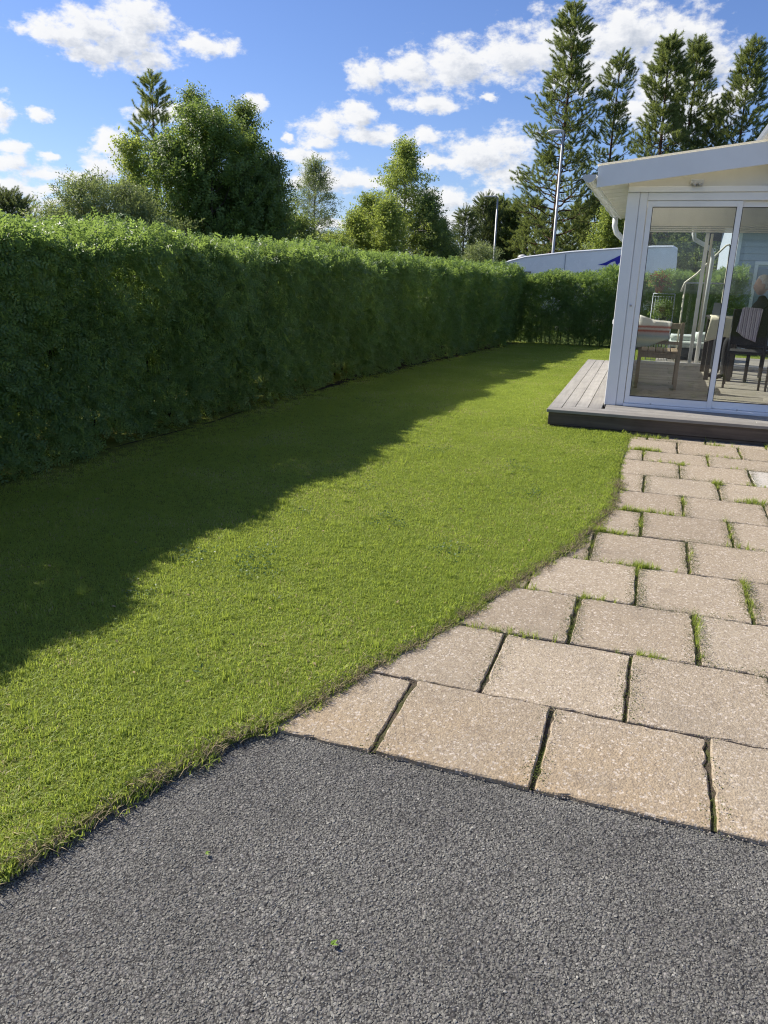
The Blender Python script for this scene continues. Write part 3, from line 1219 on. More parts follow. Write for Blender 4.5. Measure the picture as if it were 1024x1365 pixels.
for cx, cy, wd, q in ((.06, 8.12, .22, 60), (.03, 7.49, .14, 40), (.12, 7.49, .1, 22), (.39, 7.0, .03, 16), (.02, 5.43, .07, 34), (.12, 5.44, .05, 16), (.65, 6.45, .05, 22), (.86, 6.0, .1, 26), (-.05, 4.87, .08, 20), (-.12, 3.75, .08, 14), (.1, 4.31, .06, 24)):
    for k in range(q):
        tuft.append((cx + rnd.gauss(0, wd * .6), cy + rv(-.012, .012), -.01))
for k in range(26):      # green weed in the front joint
    mossp.append((-.2 + rv(-.007, .007), 2.20 + rv(-.03, .05), -.012))
mp = np.array(mossp)
n = len(mp)
moss_p = [proto_obj('moss_cushion', sprig_broad(14, .006, (.008, .006), .3, 1.2), M['moss']) for _ in range(3)]
scatter('moss', mp, np.stack([rs.uniform(-.3, .3, n), rs.uniform(-.3, .3, n), rs.uniform(0, 6.28, n)], 1), rs.uniform(.45, .95, n), rs.randint(0, 3, n), moss_p, bed)
tf = np.array(tuft)
n = len(tf)
jt = [proto_obj('joint_tuft', grass_clump(14, .014, (.03, .085), .0026, 1.0), M['grass']) for _ in range(4)]
scatter('joint_grass', tf, np.stack([rs.uniform(-.3, .3, n), rs.uniform(-.3, .3, n), rs.uniform(0, 6.28, n)], 1), rs.uniform(.42, .95, n), rs.randint(0, 4, n), jt, bed)
# crumbs of grit along the joints
n = 1500
gx = rs.uniform(-1.0, 1.6, n)
gy = np.array(YB)[rs.randint(0, 6, n)] + rs.normal(size=n) * .004
kk = gx > in_lawn_edge(0, gy)
gx, gy = gx[kk], gy[kk]
n = len(gx)
gm = simple_mat('grit', (.34, .30, .25), .9, 0, .2, 90)
gp = [proto_obj('grit_stone', pebble(40 + i), gm) for i in range(3)]
s = rs.uniform(.0015, .004, n)
scatter('grit', np.stack([gx, gy, np.full(n, -.011)], 1), rs.uniform(0, 3, (n, 3)), s, rs.randint(0, 3, n), gp, bed)

# two dropped leaves on the drive and a few blossoms
lm = leaf_mat('fallen_leaf', (.16, .28, .04), (.26, .38, .06), (.2, .3, .05), .2)
for (x, y, lab, kz) in ((-.571, 1.359, 'bright green fallen leaf pair lying on the grey asphalt drive', .8), (-1.026, 1.515, 'tiny green leaf on the drive close to the lawn', .6)):
    me = leaf_quads([((0, 0, 0), (.6, 1, .15), (0, 0, 1), .028 * kz, .013 * kz, .9), ((.0, .0, .001), (1, .1, .2), (0, .1, 1), .026 * kz, .011 * kz, .7), ((0.004, 0.012, .002), (-.2, -1, .25), (.2, 0, 1), .02 * kz, .01 * kz, .4)])
    o = link_mesh('fallen_leaf', me, lm, None, (x, y, -.009))
    tag(o, lab, 'leaf')

# ------------------------------------------------------------------ hedges
hp = [proto_obj('hedge_spray', sprig_pinnate(3, 5), M['hedge_leaf']) for _ in range(6)]
hs = [proto_obj('hedge_shoot', sprig_pinnate(4, 5, .14, (.031, .015)), M['hedge_leaf']) for _ in range(3)]


def hedge_points(path_len, fx, crest, base, N, along, width=1.25):
    """along: array of s in [0,path_len]; returns local (s, d (0 face .. width back), z, normal)"""
    pass


def make_hedge(name, label, frame, s0, s1, crest, ground, dens, width=1.25, gap=lambda s, z: np.zeros(len(s), bool), step=3.0):
    """frame(s) -> (x, y of the face, outward normal (nx, ny))"""
    root = thing(name, label, 'hedge')
    P, D, S, I = [], [], [], []
    area_n = 0
    n_tot = 0
    s = s0
    while s < s1:
        e = min(s + step, s1)
        mid = (s + e) / 2
        H = float(crest(mid) - ground(mid))
        # perimeter of the section: face, dome, back
        per = H * 2 + width * .9
        nn = int(dens(mid) * per * (e - s))
        u = rs.rand(nn) * per
        ss = rs.uniform(s, e, nn)
        Hs = crest(ss) - ground(ss)
        rad = .26
        zz = np.zeros(nn); dd = np.zeros(nn); nd = np.zeros(nn); nz = np.zeros(nn)
        f = u < (H - rad)
        zz[f] = u[f] / (H - rad) * (Hs[f] - rad); dd[f] = 0; nd[f] = 1
        b = u > per - (H - rad)
        zz[b] = (per - u[b]) / (H - rad) * (Hs[b] - rad); dd[b] = width; nd[b] = -1
        m = ~(f | b)
        tt = (u[m] - (H - rad)) / (per - 2 * (H - rad)) * PI
        dd[m] = width / 2 - np.cos(tt) * width / 2
        zz[m] = Hs[m] - rad + np.sin(tt) ** .55 * rad
        nd[m] = np.cos(tt); nz[m] = np.sin(tt)
        # the face is uneven: bulges, and tucked in near the ground
        bul = .07 * np.sin(ss * 1.7 + zz * 2.1) + .05 * np.sin(ss * 4.3 - zz * 3.3) + .03 * np.sin(ss * 9.1 + zz * 7)
        dep = rs.exponential(.075, nn) - .035 - bul * .8
        dep[dep > .5] = .5
        low = np.clip(1 - zz / .45, 0, 1)
        dep += low * .10
        keep = rs.rand(nn) > np.clip(1 - zz / .22, 0, 1) * .6
        hole = np.sin(ss * 3.7 + 1.1 * np.sin(zz * 4)) * np.sin(zz * 5.1 + ss * 1.3)
        keep &= ~((hole > .62) & (rs.rand(nn) < .6))
        keep &= ~((gap(ss, zz)) & (rs.rand(nn) < .85))
        px = np.zeros((nn, 3))
        fx_, fy_, nx_, ny_ = frame(ss)
        inw = dd + dep * np.where(nd >= 0, 1, -1) * np.abs(nd)
        px[:, 0] = fx_ - nx_ * inw
        px[:, 1] = fy_ - ny_ * inw
        px[:, 2] = ground(ss) + zz - dep * nz + .03
        out = np.stack([nx_ * nd, ny_ * nd, nz + .25], 1) + rs.normal(size=(nn, 3)) * .55
        P.append(px[keep]); D.append(out[keep])
        # inner leaves that stop the light
        ni = int(dens(mid) * .42 * (e - s) * H)
        ss = rs.uniform(s, e, ni)
        Hs = crest(ss) - ground(ss)
        zz = (.2 + .75 * rs.rand(ni)) * (Hs - .12)
        dd = rs.uniform(.2, width - .2, ni)
        fx_, fy_, nx_, ny_ = frame(ss)
        kq = ~(gap(ss, zz) & (rs.rand(ni) < .95))
        P.append(np.stack([fx_ - nx_ * dd, fy_ - ny_ * dd, ground(ss) + zz], 1)[kq])
        D.append((rs.normal(size=(ni, 3)) + np.array([0, 0, .3]))[kq])
        s = e
    P = np.concatenate(P); D = np.concatenate(D)
    n = len(P)
    idx = np.where(rs.rand(n) < .25, rs.randint(6, 9, n), rs.randint(0, 6, n))
    scatter('foliage', P, dirs_to_euler(D, rs.uniform(0, 6.28, n)), rs.uniform(.65, 1.35, n), idx, hp + hs, root)
    # shoots standing proud of the clipped top
    ns = int((s1 - s0) * 13)
    ss = rs.uniform(s0, s1, ns)
    dd = rs.uniform(.1, width - .1, ns)
    fx_, fy_, nx_, ny_ = frame(ss)
    top = crest(ss) - .27 + .26 * np.sin(np.clip(dd / width, 0, 1) * PI) ** .55
    scatter('top_shoots', np.stack([fx_ - nx_ * dd, fy_ - ny_ * dd, top], 1), dirs_to_euler(np.stack([rs.normal(size=ns) * .35, rs.normal(size=ns) * .35, np.ones(ns)], 1), rs.uniform(0, 6.28, ns)),
            rs.uniform(.5, 1.0, ns), rs.randint(0, 3, ns), hs, root)
    mb = MB()
    for s in np.arange(s0 + .1, s1, .16):
        dd = rnd.uniform(.3, width - .3)
        fx_, fy_, nx_, ny_ = [float(np.asarray(v)) for v in frame(np.float64(s + rv(-.06, .06)))]
        x, y = fx_ - nx_ * dd, fy_ - ny_ * dd
        g = float(ground(s))
        H = float(crest(s)) - g
        mb.tube([(x, y, g - .03), (x + rv(-.06, .06), y + rv(-.06, .06), g + H * .35), (x + rv(-.15, .15), y + rv(-.15, .15), g + H * .85)], [.014, .011, .004], 5)
    mb.build('stems', M['stem'], root, kind='stuff')
    return root


def fr_left(s):
    s = np.asarray(s, float)
    x = lerp_tab(HF, s)
    return x, s, np.ones_like(s), np.zeros_like(s)


def dens_left(s):
    return 690 if s < 9 else (560 if s < 14 else 460)


make_hedge('hedge', 'long tall clipped green hedge along the left side of the lawn', fr_left, -2.2, 21.6, lambda s: lerp_tab(CR, s) + .03 * np.sin(np.asarray(s) * 3.1) - .02 * np.sin(np.asarray(s) * 7.7), lambda s: gz(0, s), dens_left)


def fr_back(s):
    s = np.asarray(s, float)
    return s, np.full_like(s, 21.2), np.zeros_like(s), -np.ones_like(s)


make_hedge('hedge', 'lower clipped hedge across the end of the lawn in front of the van', fr_back, -3.7, 2.05, lambda s: 1.54 + .025 * np.asarray(s) * 1.2 + .03 * np.sin(np.asarray(s) * 4.1), lambda s: np.full_like(np.asarray(s, float), -.30), lambda s: 480)

# ------------------------------------------------------------------ trees
SPR = {
    'broad': [proto_obj('leaf_spray', sprig_broad(20, .42, (.088, .054)), M['broad_leaf']) for _ in range(4)],
    'birch': [proto_obj('birch_spray', sprig_birch(22, .5, (.062, .048)), M['birch_leaf']) for _ in range(4)],
    'dbirch': [proto_obj('dark_birch_spray', sprig_birch(22, .5, (.062, .048)), M['dark_birch_leaf']) for _ in range(3)],
    'willow': [proto_obj('willow_spray', sprig_broad(20, .45, (.085, .030), .05, .7), M['willow_leaf']) for _ in range(4)],
    'pine': [proto_obj('pine_spray', sprig_pine(90, .38, .11, .013, .85), M['pine_needle']) for _ in range(4)],
    'spruce': [proto_obj('spruce_spray', sprig_pine(90, .5, .07, .014, 1.0), M['spruce_needle']) for _ in range(4)],
}


def tree(name, label, az, dist, top_el, kind, width, lean=0.0, crown_from=.05, limbs=60, per_limb=5, sprigs=7, profile='ovoid', bark='bark', trunk_r=.12,
         size=1.0, group=None, cat='tree', up=.35, seed=0, stems=1, spread=.0):
    """a tree at azimuth az (degrees from the building's depth axis) and distance; its top reaches elevation top_el seen from the lawn"""
    r = random.Random(seed * 131 + 5)
    x0, y0 = dist * math.sin(math.radians(az)), dist * math.cos(math.radians(az))
    g = float(gz(x0, y0)) - .08
    Ht = 1.6 + dist * math.tan(math.radians(top_el)) - g
    root = thing(name, label, cat, (x0, y0, g), 0, group)
    tm, lm_ = MB(), MB()
    P, D = [], []

    def prof(t):
        if profile == 'cone':
            return max(.04, (1 - t) ** .85)
        if profile == 'ovoid':
            return max(.12, math.sin(PI * (.18 + .80 * t)) ** .8)
        if profile == 'pine':
            return max(.05, (1 - t) ** .62 * (.72 + .28 * math.sin(t * 21 + seed)))
        if profile == 'birch':
            return max(.04, (1 - t) ** .95) * (0.8 + .2 * math.sin(t * 17 + seed * 2))
        return 1
    for st in range(stems):
        H = Ht * (1 if st == 0 else r.uniform(.72, .96))
        sa = st * 2.4 + seed
        bx, by = (0, 0) if stems == 1 else (math.cos(sa) * .15, math.sin(sa) * .15)
        ox, oy = lean * H + (spread * math.cos(sa) * H if st else 0), (spread * math.sin(sa) * H if st else 0)
        K = 9
        wx, wy = r.uniform(0, 6), r.uniform(0, 6)
        tr = []
        for i in range(K):
            t = i / (K - 1)
            tr.append(Vector((bx + ox * t + .02 * H * .3 * math.sin(wx + t * 5), by + oy * t + .02 * H * .3 * math.sin(wy + t * 4), H * t)))
        rr = [max(.012, trunk_r * (1 - .93 * (i / (K - 1)) ** .9) * (1 if st == 0 else .7)) for i in range(K)]
        tm.tube(tr, rr, 8)

        def at(t):
            f = t * (K - 1)
            i = min(int(f), K - 2)
            return tr[i].lerp(tr[i + 1], f - i)
        nl = int(limbs / stems) if st == 0 else int(limbs / stems * .9)
        for i in range(nl):
            t = crown_from + (1 - crown_from) * ((i + r.random()) / nl) ** .92
            t = min(t, .985)
            a = i * 2.39996 + r.uniform(-.5, .5)
            tc_ = (t - crown_from) / (1 - crown_from)
            L = width * prof(tc_) * r.uniform(.68, 1.15)
            p0 = at(t)
            if profile == 'pine':
                slope = -.16 + .62 * tc_ + r.uniform(-.2, .2)
            elif profile == 'cone':
                slope = -.25 + .7 * tc_ + r.uniform(-.1, .1)
            elif profile == 'birch':
                slope = .30 + .75 * tc_ + r.uniform(-.25, .25)
            else:
                slope = .25 + up + 1.1 * tc_ + r.uniform(-.25, .3)
            if profile == 'ovoid':
                L *= r.choice([.8, .9, 1.0, 1.0, 1.28])
            if slope > .15:
                L = min(L, (H - p0.z + .12) / slope * 1.15)
            dv = Vector((math.cos(a), math.sin(a), slope)).normalized()
            tipup = {'pine': .16, 'cone': .15, 'birch': -.25}.get(profile, .1)
            pts = [p0]
            for q in range(1, 5):
                s = q / 4
                pts.append(p0 + dv * L * s + Vector((0, 0, tipup * L * s * s)) + Vector((r.uniform(-1, 1), r.uniform(-1, 1), r.uniform(-1, 1))) * .05 * L)
            rl = max(.008, rr[min(int(t * (K - 1)), K - 1)] * .38)
            lm_.tube(pts, [rl, rl * .8, rl * .6, rl * .42, rl * .2], 4, False)
            # sub-branches carry the sprays
            for b in range(per_limb):
                s = .28 + .72 * (b + r.random()) / per_limb
                if profile == 'pine':
                    s = .42 + .58 * (b + r.random()) / per_limb
                f = min(s, .999) * 4
                q = pts[int(f)].lerp(pts[int(f) + 1], f - int(f))
                sa_ = a + (1 if b % 2 else -1) * r.uniform(.4, 1.2)
                sl = L * .34 * (1.15 - s * .5) + .12
                sdv = Vector((math.cos(sa_), math.sin(sa_), dv.z * .5 + r.uniform(-.15, .35))).normalized()
                e = q + sdv * sl
                if sl > .25:
                    lm_.tube([q, q.lerp(e, .5) + Vector((0, 0, .03)), e], [rl * .35, rl * .25, rl * .1], 3, False)
                for k_ in range(sprigs):
                    w_ = (k_ + r.random()) / sprigs
                    pp = q.lerp(e, .25 + .8 * w_) + Vector((r.gauss(0, 1), r.gauss(0, 1), r.gauss(0, .8))) * .10 * size * (1 + .25 * L)
                    if profile == 'birch':
                        dd_ = Vector((r.gauss(0, .5), r.gauss(0, .5), -.55 + tc_ * 1.1))
                    elif profile == 'pine':
                        dd_ = sdv * .75 + Vector((r.gauss(0, .5), r.gauss(0, .5), .5))
                    elif profile == 'cone':
                        dd_ = sdv + Vector((r.gauss(0, .35), r.gauss(0, .35), .15))
                    else:
                        dd_ = sdv * .6 + Vector((r.gauss(0, .55), r.gauss(0, .55), .35))
                    P.append(tuple(pp)); D.append(tuple(dd_))
        for k_ in range(10 if profile != 'ovoid' else 16):      # leader
            t = .93 + .07 * (k_ / 10) if profile != 'ovoid' else .8 + .2 * k_ / 16
            pp = at(min(t, .999)) + Vector((r.gauss(0, 1), r.gauss(0, 1), 0)) * .05 * size
            P.append(tuple(pp)); D.append((r.gauss(0, .35), r.gauss(0, .35), 1))
    tm.build('trunk', M[bark], root)
    lm_.build('limbs', M[bark], root, kind='stuff')
    P = np.array(P); D = np.array(D)
    rad_ = np.hypot(P[:, 0] - lean * P[:, 2], P[:, 1])
    if profile in ('pine', 'cone', 'birch'):
        kp = P[:, 2] < Ht - .12 - 1.25 * np.maximum(rad_ - .12, 0)
    else:
        kp = P[:, 2] < Ht - .1 - .25 * rad_
    P, D = P[kp], D[kp]
    n = len(P)
    scatter('crown', P, dirs_to_euler(D, rs.uniform(0, 6.28, n)), rs.uniform(.7, 1.25, n) * size, rs.randint(0, len(SPR[kind]), n), SPR[kind], root)
    return root


gp_ = 'tall pines behind the glass room'
tree('pine_tree', 'tallest pine, standing right behind the street lamp', -7.15, 42, 15.9, 'pine', 2.9, -.004, .06, 110, 5, 5, 'pine', 'pine_bark', .19, 1.05, gp_, seed=1)
tree('pine_tree', 'slim open pine between the tallest pine and the twin pine', -3.95, 43, 13.15, 'pine', 1.9, .0, .10, 64, 5, 4, 'pine', 'pine_bark', .14, 1.0, gp_, seed=2)
tree('pine_tree', 'bushy yellowish pine above the middle of the glass room roof', -1.0, 39, 13.9, 'pine', 2.2, .0, .06, 96, 5, 5, 'pine', 'pine_bark', .16, 1.0, gp_, seed=3)
tree('pine_tree', 'darker pine close against the right side of the bushy yellowish pine', .55, 41, 13.65, 'pine', 1.8, .0, .06, 80, 5, 5, 'pine', 'pine_bark', .15, 1.0, gp_, seed=4)
tree('pine_tree', 'pine beside the raised end of the roof, last of the row', 3.75, 40, 13.4, 'pine', 2.1, .005, .06, 78, 5, 5, 'pine', 'pine_bark', .15, 1.0, gp_, seed=5)
tree('pine_tree', 'shorter bright pine half hidden left of the last pine of the row', 2.1, 42, 10.0, 'pine', 1.6, .0, .1, 50, 6, 5, 'pine', 'pine_bark', .11, .95, gp_, seed=6)
tree('pine_tree', 'low young pine filling in beneath the slim open pine', -4.6, 46, 5.0, 'pine', 2.2, 0, .05, 44, 6, 5, 'pine', 'pine_bark', .1, 1.1, seed=7)
tree('birch_tree', 'leafy birch showing under the roof gutter', -3.6, 38, 4.1, 'birch', 1.9, 0, .05, 46, 6, 6, 'birch', 'birch_bark', .08, 1.1, seed=8)
tree('pine_tree', 'low pine just left of the lamp pole above the van', -8.6, 50, 4.6, 'pine', 2.2, 0, .05, 46, 6, 5, 'pine', 'pine_bark', .1, 1.1, seed=9)
tree('pine_tree', 'low broad pine under the tallest pine to the right of the lamp pole', -5.9, 52, 4.4, 'pine', 2.6, 0, .05, 46, 6, 5, 'pine', 'pine_bark', .1, 1.1, seed=10)

gs = 'dark conifers beyond the street lamps'
tree('spruce_tree', 'small pointed spruce at the left end of the far conifers', -13.45, 48, 3.95, 'spruce', 1.0, 0, .05, 60, 5, 4, 'cone', 'bark', .1, 1.0, gs, seed=11)
tree('spruce_tree', 'far conifer rising behind the distant street lamp', -12.1, 52, 4.75, 'spruce', 1.5, 0, .05, 64, 5, 5, 'pine', 'bark', .12, 1.2, gs, seed=12)
tree('spruce_tree', 'far conifer just right of the distant street lamp', -11.0, 54, 4.65, 'pine', 1.6, 0, .05, 60, 5, 5, 'pine', 'bark', .12, 1.2, gs, seed=13)
tree('spruce_tree', 'far conifer nearest to the tallest pine', -9.95, 52, 4.35, 'pine', 1.7, 0, .05, 60, 5, 5, 'pine', 'bark', .12, 1.2, gs, seed=14)
tree('bush', 'pale rounded bush at the foot of the distant street lamp', -12.2, 32, 1.55, 'willow', .8, 0, .05, 36, 5, 6, 'ovoid', 'bark', .05, .8, cat='bush', seed=15)
tree('bush', 'small dark bush at the gap in the trees over the hedge', -14.6, 36, 1.3, 'broad', .9, 0, .05, 36, 5, 5, 'ovoid', 'bark', .05, .8, cat='bush', seed=16)

gb = 'birches over the middle of the hedge'
tree('birch_tree', 'tall slender birch with a pointed tip over the middle of the hedge', -17.8, 36, 8.0, 'birch', 3.9, 0, .05, 110, 5, 4, 'birch', 'birch_bark', .11, 1.05, gb, seed=17)
tree('birch_tree', 'light green birch left of the tall slender birch', -20.2, 34, 4.5, 'birch', 1.7, 0, .04, 70, 6, 6, 'birch', 'birch_bark', .08, 1.0, gb, seed=18)
tree('birch_tree', 'low light green birch at the left end of the birch clump', -21.2, 33, 3.4, 'birch', 1.4, 0, .05, 44, 6, 5, 'birch', 'birch_bark', .07, 1.0, gb, seed=19)
tree('birch_tree', 'bright bushy birch in front of the tall slender birch', -18.9, 32, 4.3, 'birch', 1.7, 0, .05, 60, 6, 5, 'birch', 'birch_bark', .08, 1.0, gb, seed=20)
tree('birch_tree', 'dense darker birch right of the tall slender birch', -16.1, 35, 4.7, 'dbirch', 1.9, 0, .05, 64, 6, 5, 'birch', 'birch_bark', .08, 1.05, gb, seed=21)
tree('birch_tree', 'small dark birch at the right end of the birch clump', -15.1, 36, 3.1, 'dbirch', 1.5, 0, .05, 44, 6, 6, 'birch', 'birch_bark', .06, 1.0, gb, seed=22)
tree('birch_tree', 'thin pale lone birch between the broad tree and the birch clump', -24.0, 30, 6.8, 'willow', 3.0, 0, .05, 100, 4, 4, 'birch', 'birch_bark', .09, .8, seed=23)
tree('bush', 'dark low bush between the lone birch and the broad tree', -25.6, 27, 3.0, 'dbirch', 1.0, 0, .05, 44, 6, 6, 'ovoid', 'bark', .05, 1.0, cat='bush', seed=24)
tree('bush', 'low green bush at the foot of the lone birch', -22.7, 28, 1.9, 'birch', .85, 0, .05, 36, 6, 6, 'ovoid', 'bark', .05, .9, cat='bush', seed=25)

tree('bird_cherry_tree', 'broad dense bird cherry tree rising highest over the hedge', -31.6, 24, 9.8, 'broad', 1.75, 0, .04, 120, 6, 6, 'ovoid', 'bark', .12, .92, seed=26, stems=5, spread=.14)
tree('bird_cherry_tree', 'dark bushy tree filling in the right flank of the broad tree', -28.9, 24.5, 8.2, 'broad', 1.25, 0, .04, 70, 6, 6, 'ovoid', 'bark', .1, .9, seed=27, stems=3, spread=.10)
tree('birch_tree', 'birch with feathery top at the right shoulder of the broad tree', -28.7, 25.5, 10.0, 'dbirch', 1.7, 0, .08, 60, 5, 5, 'birch', 'birch_bark', .09, .9, seed=28)
tree('birch_tree', 'dark drooping birch at the right edge of the broad tree', -27.0, 25, 6.8, 'dbirch', 1.8, 0, .05, 56, 6, 6, 'birch', 'bark', .08, .95, seed=29)
tree('birch_tree', 'thin birch leaning out at the left edge of the broad tree', -35.2, 23.5, 7.6, 'birch', .9, -.10, .10, 44, 5, 5, 'birch', 'birch_bark', .07, .85, seed=30)
tree('birch_tree', 'slim birch whose tip stands above the crown of the broad tree', -32.0, 25, 10.5, 'dbirch', 1.2, 0, .3, 40, 5, 5, 'birch', 'birch_bark', .08, .85, seed=31)
tree('pine_tree', 'pine top poking up behind the left of the broad tree', -34.6, 31, 11.3, 'pine', 1.0, 0, .3, 34, 4, 4, 'pine', 'pine_bark', .12, .95, seed=32)
gw = 'pale willow bushes over the left of the hedge'
tree('willow_bush', 'pale willow bush next to the leaning birch', -36.6, 21, 4.5, 'willow', 1.0, 0, .05, 50, 6, 6, 'ovoid', 'bark', .05, .85, gw, 'bush', seed=33, stems=3, spread=.2)
tree('willow_bush', 'tallest of the pale willow bushes over the hedge', -38.6, 21, 5.2, 'willow', 1.0, 0, .05, 50, 6, 6, 'ovoid', 'bark', .05, .85, gw, 'bush', seed=34, stems=3, spread=.2)
tree('willow_bush', 'low willow bush at the left end of the willow bushes', -41.0, 21, 3.3, 'willow', .95, 0, .05, 44, 6, 6, 'ovoid', 'bark', .05, .85, gw, 'bush', seed=35, stems=3, spread=.22)
tree('spruce_tree', 'far dark conifer low at the left end of the hedge', -43.9, 48, 3.75, 'spruce', 1.7, 0, .05, 56, 5, 5, 'ovoid', 'bark', .1, 1.3, seed=36)

gx_ = 'dark trees seen through the glass room'
for k, (az, d, el, wd_) in enumerate(((-1.6, 44, 4.2, 2.0), (.9, 40, 4.6, 2.2), (2.9, 38, 4.8, 2.1))):
    tree('birch_tree', ['leafy tree behind the end of the van seen through the glass', 'dark leafy tree over the hedge in the middle of the glass pane', 'dark leafy tree over the hedge beside the pale blue house'][k],
         az, d, el, 'dbirch', wd_, 0, .03, 64, 6, 6, 'ovoid', 'bark', .1, 1.1, gx_, seed=40 + k)

# ------------------------------------------------------------------ street lamps
lamp = thing('street_lamp', 'tall grey street lamp with white cobra head before the tallest pine', 'street lamp', (-7.25 * 36 / 57.3, 36, -.4), 0, 'street lamps')


def build_lamp(root, H, kind):
    MB().tube([(0, 0, 0), (0, 0, 1.2), (0, 0, 1.3), (0, 0, H)], [.085, .085, .065, .045], 12).build('pole', M['lamp_pole'], root)
    if kind == 0:
        MB().tube([(0, 0, H), (0, 0, H + .16), (-.05, 0, H + .22)], [.05, .055, .045], 10).build('bracket', M['lamp_pole'], root)
        b = bmesh.new()
        bmesh.ops.create_uvsphere(b, u_segments=16, v_segments=10, radius=1)
        for v in b.verts:
            x = v.co.x
            v.co.z *= .6 if v.co.z < 0 else 1.0
            v.co = Vector((x * .36, v.co.y * .14 * (1 - .25 * x), v.co.z * .10 * (1 - .2 * x)))
        me = bpy.data.meshes.new('lamp_head')
        b.to_mesh(me)
        b.free()
        o = link_mesh('lamp_head', me, M['lamp_white'], root, (-.31, 0, H + .22), smooth=True)
        MB().box(-.55, -.2, -.09, .09, H + .14, H + .172, .01).build('lens', M['lamp_white'], root)
    else:
        MB().tube([(0, 0, H), (0, 0, H + .05), (-.12, 0, H + .10)], [.045, .045, .035], 8).build('bracket', M['lamp_pole'], root)
        MB().box(-.78, -.05, -.12, .12, H + .06, H + .15, .03).build('lamp_head', M['lamp_pole'], root)


def lamp_at(root, az, dist, top_el, kind):
    x, y = dist * math.sin(math.radians(az)), dist * math.cos(math.radians(az))
    root.location = (x, y, -.42)
    build_lamp(root, 1.6 + dist * math.tan(math.radians(top_el)) + .42 - .3, kind)


lamp_at(lamp, -7.22, 36, 8.95, 0)
l2 = thing('street_lamp', 'distant slim street lamp with flat grey head before the far conifers', 'street lamp', (0, 0, 0), 0, 'street lamps')
lamp_at(l2, -11.28, 46, 5.05, 1)
l3 = thing('garden_lamp', 'small white mushroom lamp sticking up behind the nose of the van', 'lamp', (-5.65, 34.5, -.42))
MB().tube([(0, 0, 0), (0, 0, 2.55)], .05, 10).build('post', M['lamp_pole'], l3)
MB().lathe([(.05, 0), (.2, .02), (.21, .06), (.15, .14), (.03, .17)], 0, 0, 2.5, 16).build('lamp_head', M['lamp_white'], l3)

# ------------------------------------------------------------------ van on the road
van = thing('van', 'long white van with a dark blue swoosh parked behind the far hedge', 'van', (0, 30, -.38))
side = [(-6.35, .35), (-6.45, .75), (-6.35, 1.15), (-6.05, 1.75), (-5.87, 2.08), (-5.62, 2.25), (-5.38, 2.34), (-4.82, 2.49), (-3.19, 2.70), (-1.36, 2.85), (-.3, 2.93), (.35, 2.94), (.50, 2.86), (.54, 2.4), (.56, .5), (.5, .35)]
b = bmesh.new()
W = 2.05
for yy, ins in ((0, 0),):
    pass
prof_rings = []
for yy, ins in ((0.0, .03), (.03, .0), (W - .03, .0), (W, .03)):
    ring = []
    cxm, czm = -2.9, 1.5
    for (x, z) in side:
        ring.append(b.verts.new((x + (cxm - x) * ins * .03, yy + (.10 * max(0, z - 1.4) / 1.5 * (1 if yy < 1 else -1)), z + (czm - z) * ins)))
    prof_rings.append(ring)
ns_ = len(side)
for r0, r1 in zip(prof_rings, prof_rings[1:]):
    for k in range(ns_):
        b.faces.new((r0[k], r0[(k + 1) % ns_], r1[(k + 1) % ns_], r1[k]))
b.faces.new(prof_rings[0])
b.faces.new(list(reversed(prof_rings[-1])))
bmesh.ops.recalc_face_normals(b, faces=b.faces)
me = bpy.data.meshes.new('body')
b.to_mesh(me)
b.free()
body = link_mesh('body', me, M['vanwhite'], van)


def van_y(z):
    return .10 * max(0, z - 1.4) / 1.5


def van_panel(name, poly, mat, th=.012):
    pts = [Vector((x, van_y(z) - th, z)) for x, z in poly]
    return MB().prism(pts, (0, th - .003, 0)).build(name, mat, van)


van_panel('blue_swoosh', [(-2.15, 2.235), (-1.9, 2.32), (-1.4, 2.58), (-.6, 2.66), (-.6, 2.5), (-1.1, 2.42), (-1.35, 2.40), (-1.42, 2.3), (-1.5, 2.22), (-1.56, 2.38), (-1.7, 2.33), (-1.85, 2.22)], M['vanblue'])
van_panel('roof_trim', [(-5.55, 2.262), (-4.82, 2.462), (-3.19, 2.668), (-1.36, 2.82), (.3, 2.905), (.3, 2.865), (-1.36, 2.775), (-3.19, 2.62), (-4.82, 2.415), (-5.5, 2.23)], M['lamp_white'])
van_panel('panel_seam', [(-3.345, 1.0), (-3.325, 1.0), (-3.325, 2.59), (-3.345, 2.59)], M['pad'], .014)
van_panel('panel_seam', [(-5.43, 1.0), (-5.41, 1.0), (-5.41, 2.25), (-5.43, 2.25)], M['pad'], .014)
van_panel('cab_window', [(-5.6, 1.35), (-4.55, 1.35), (-4.55, 1.95), (-5.3, 1.9)], M['darkglass'])
van_panel('headlight', [(-6.36, .8), (-6.1, .82), (-6.12, 1.0), (-6.34, .98)], M['lamp_white'])
MB().prism([(.535, .3, 1.4), (.535, 1.7, 1.4), (.535, 1.7, 2.2), (.535, .3, 2.2)], (.03, 0, 0)).build('rear_window', M['darkglass'], van)
for wx_ in (-5.3, -.9):
    for wy_ in (.02, W - .24):
        w_ = MB().lathe([(.30, 0), (.35, .03), (.35, .19), (.30, .22)], 0, 0, 0, 20, Matrix.Translation((wx_, wy_, .35)) @ Matrix.Rotation(-PI / 2, 4, 'X')).build('wheel', M['tyre'], van)
        MB().lathe([(.19, -.012), (.21, 0), (.21, .05), (.05, .06)], 0, 0, 0, 16, Matrix.Translation((wx_, wy_, .35)) @ Matrix.Rotation(-PI / 2, 4, 'X')).build('rim', M['zinc'], w_)

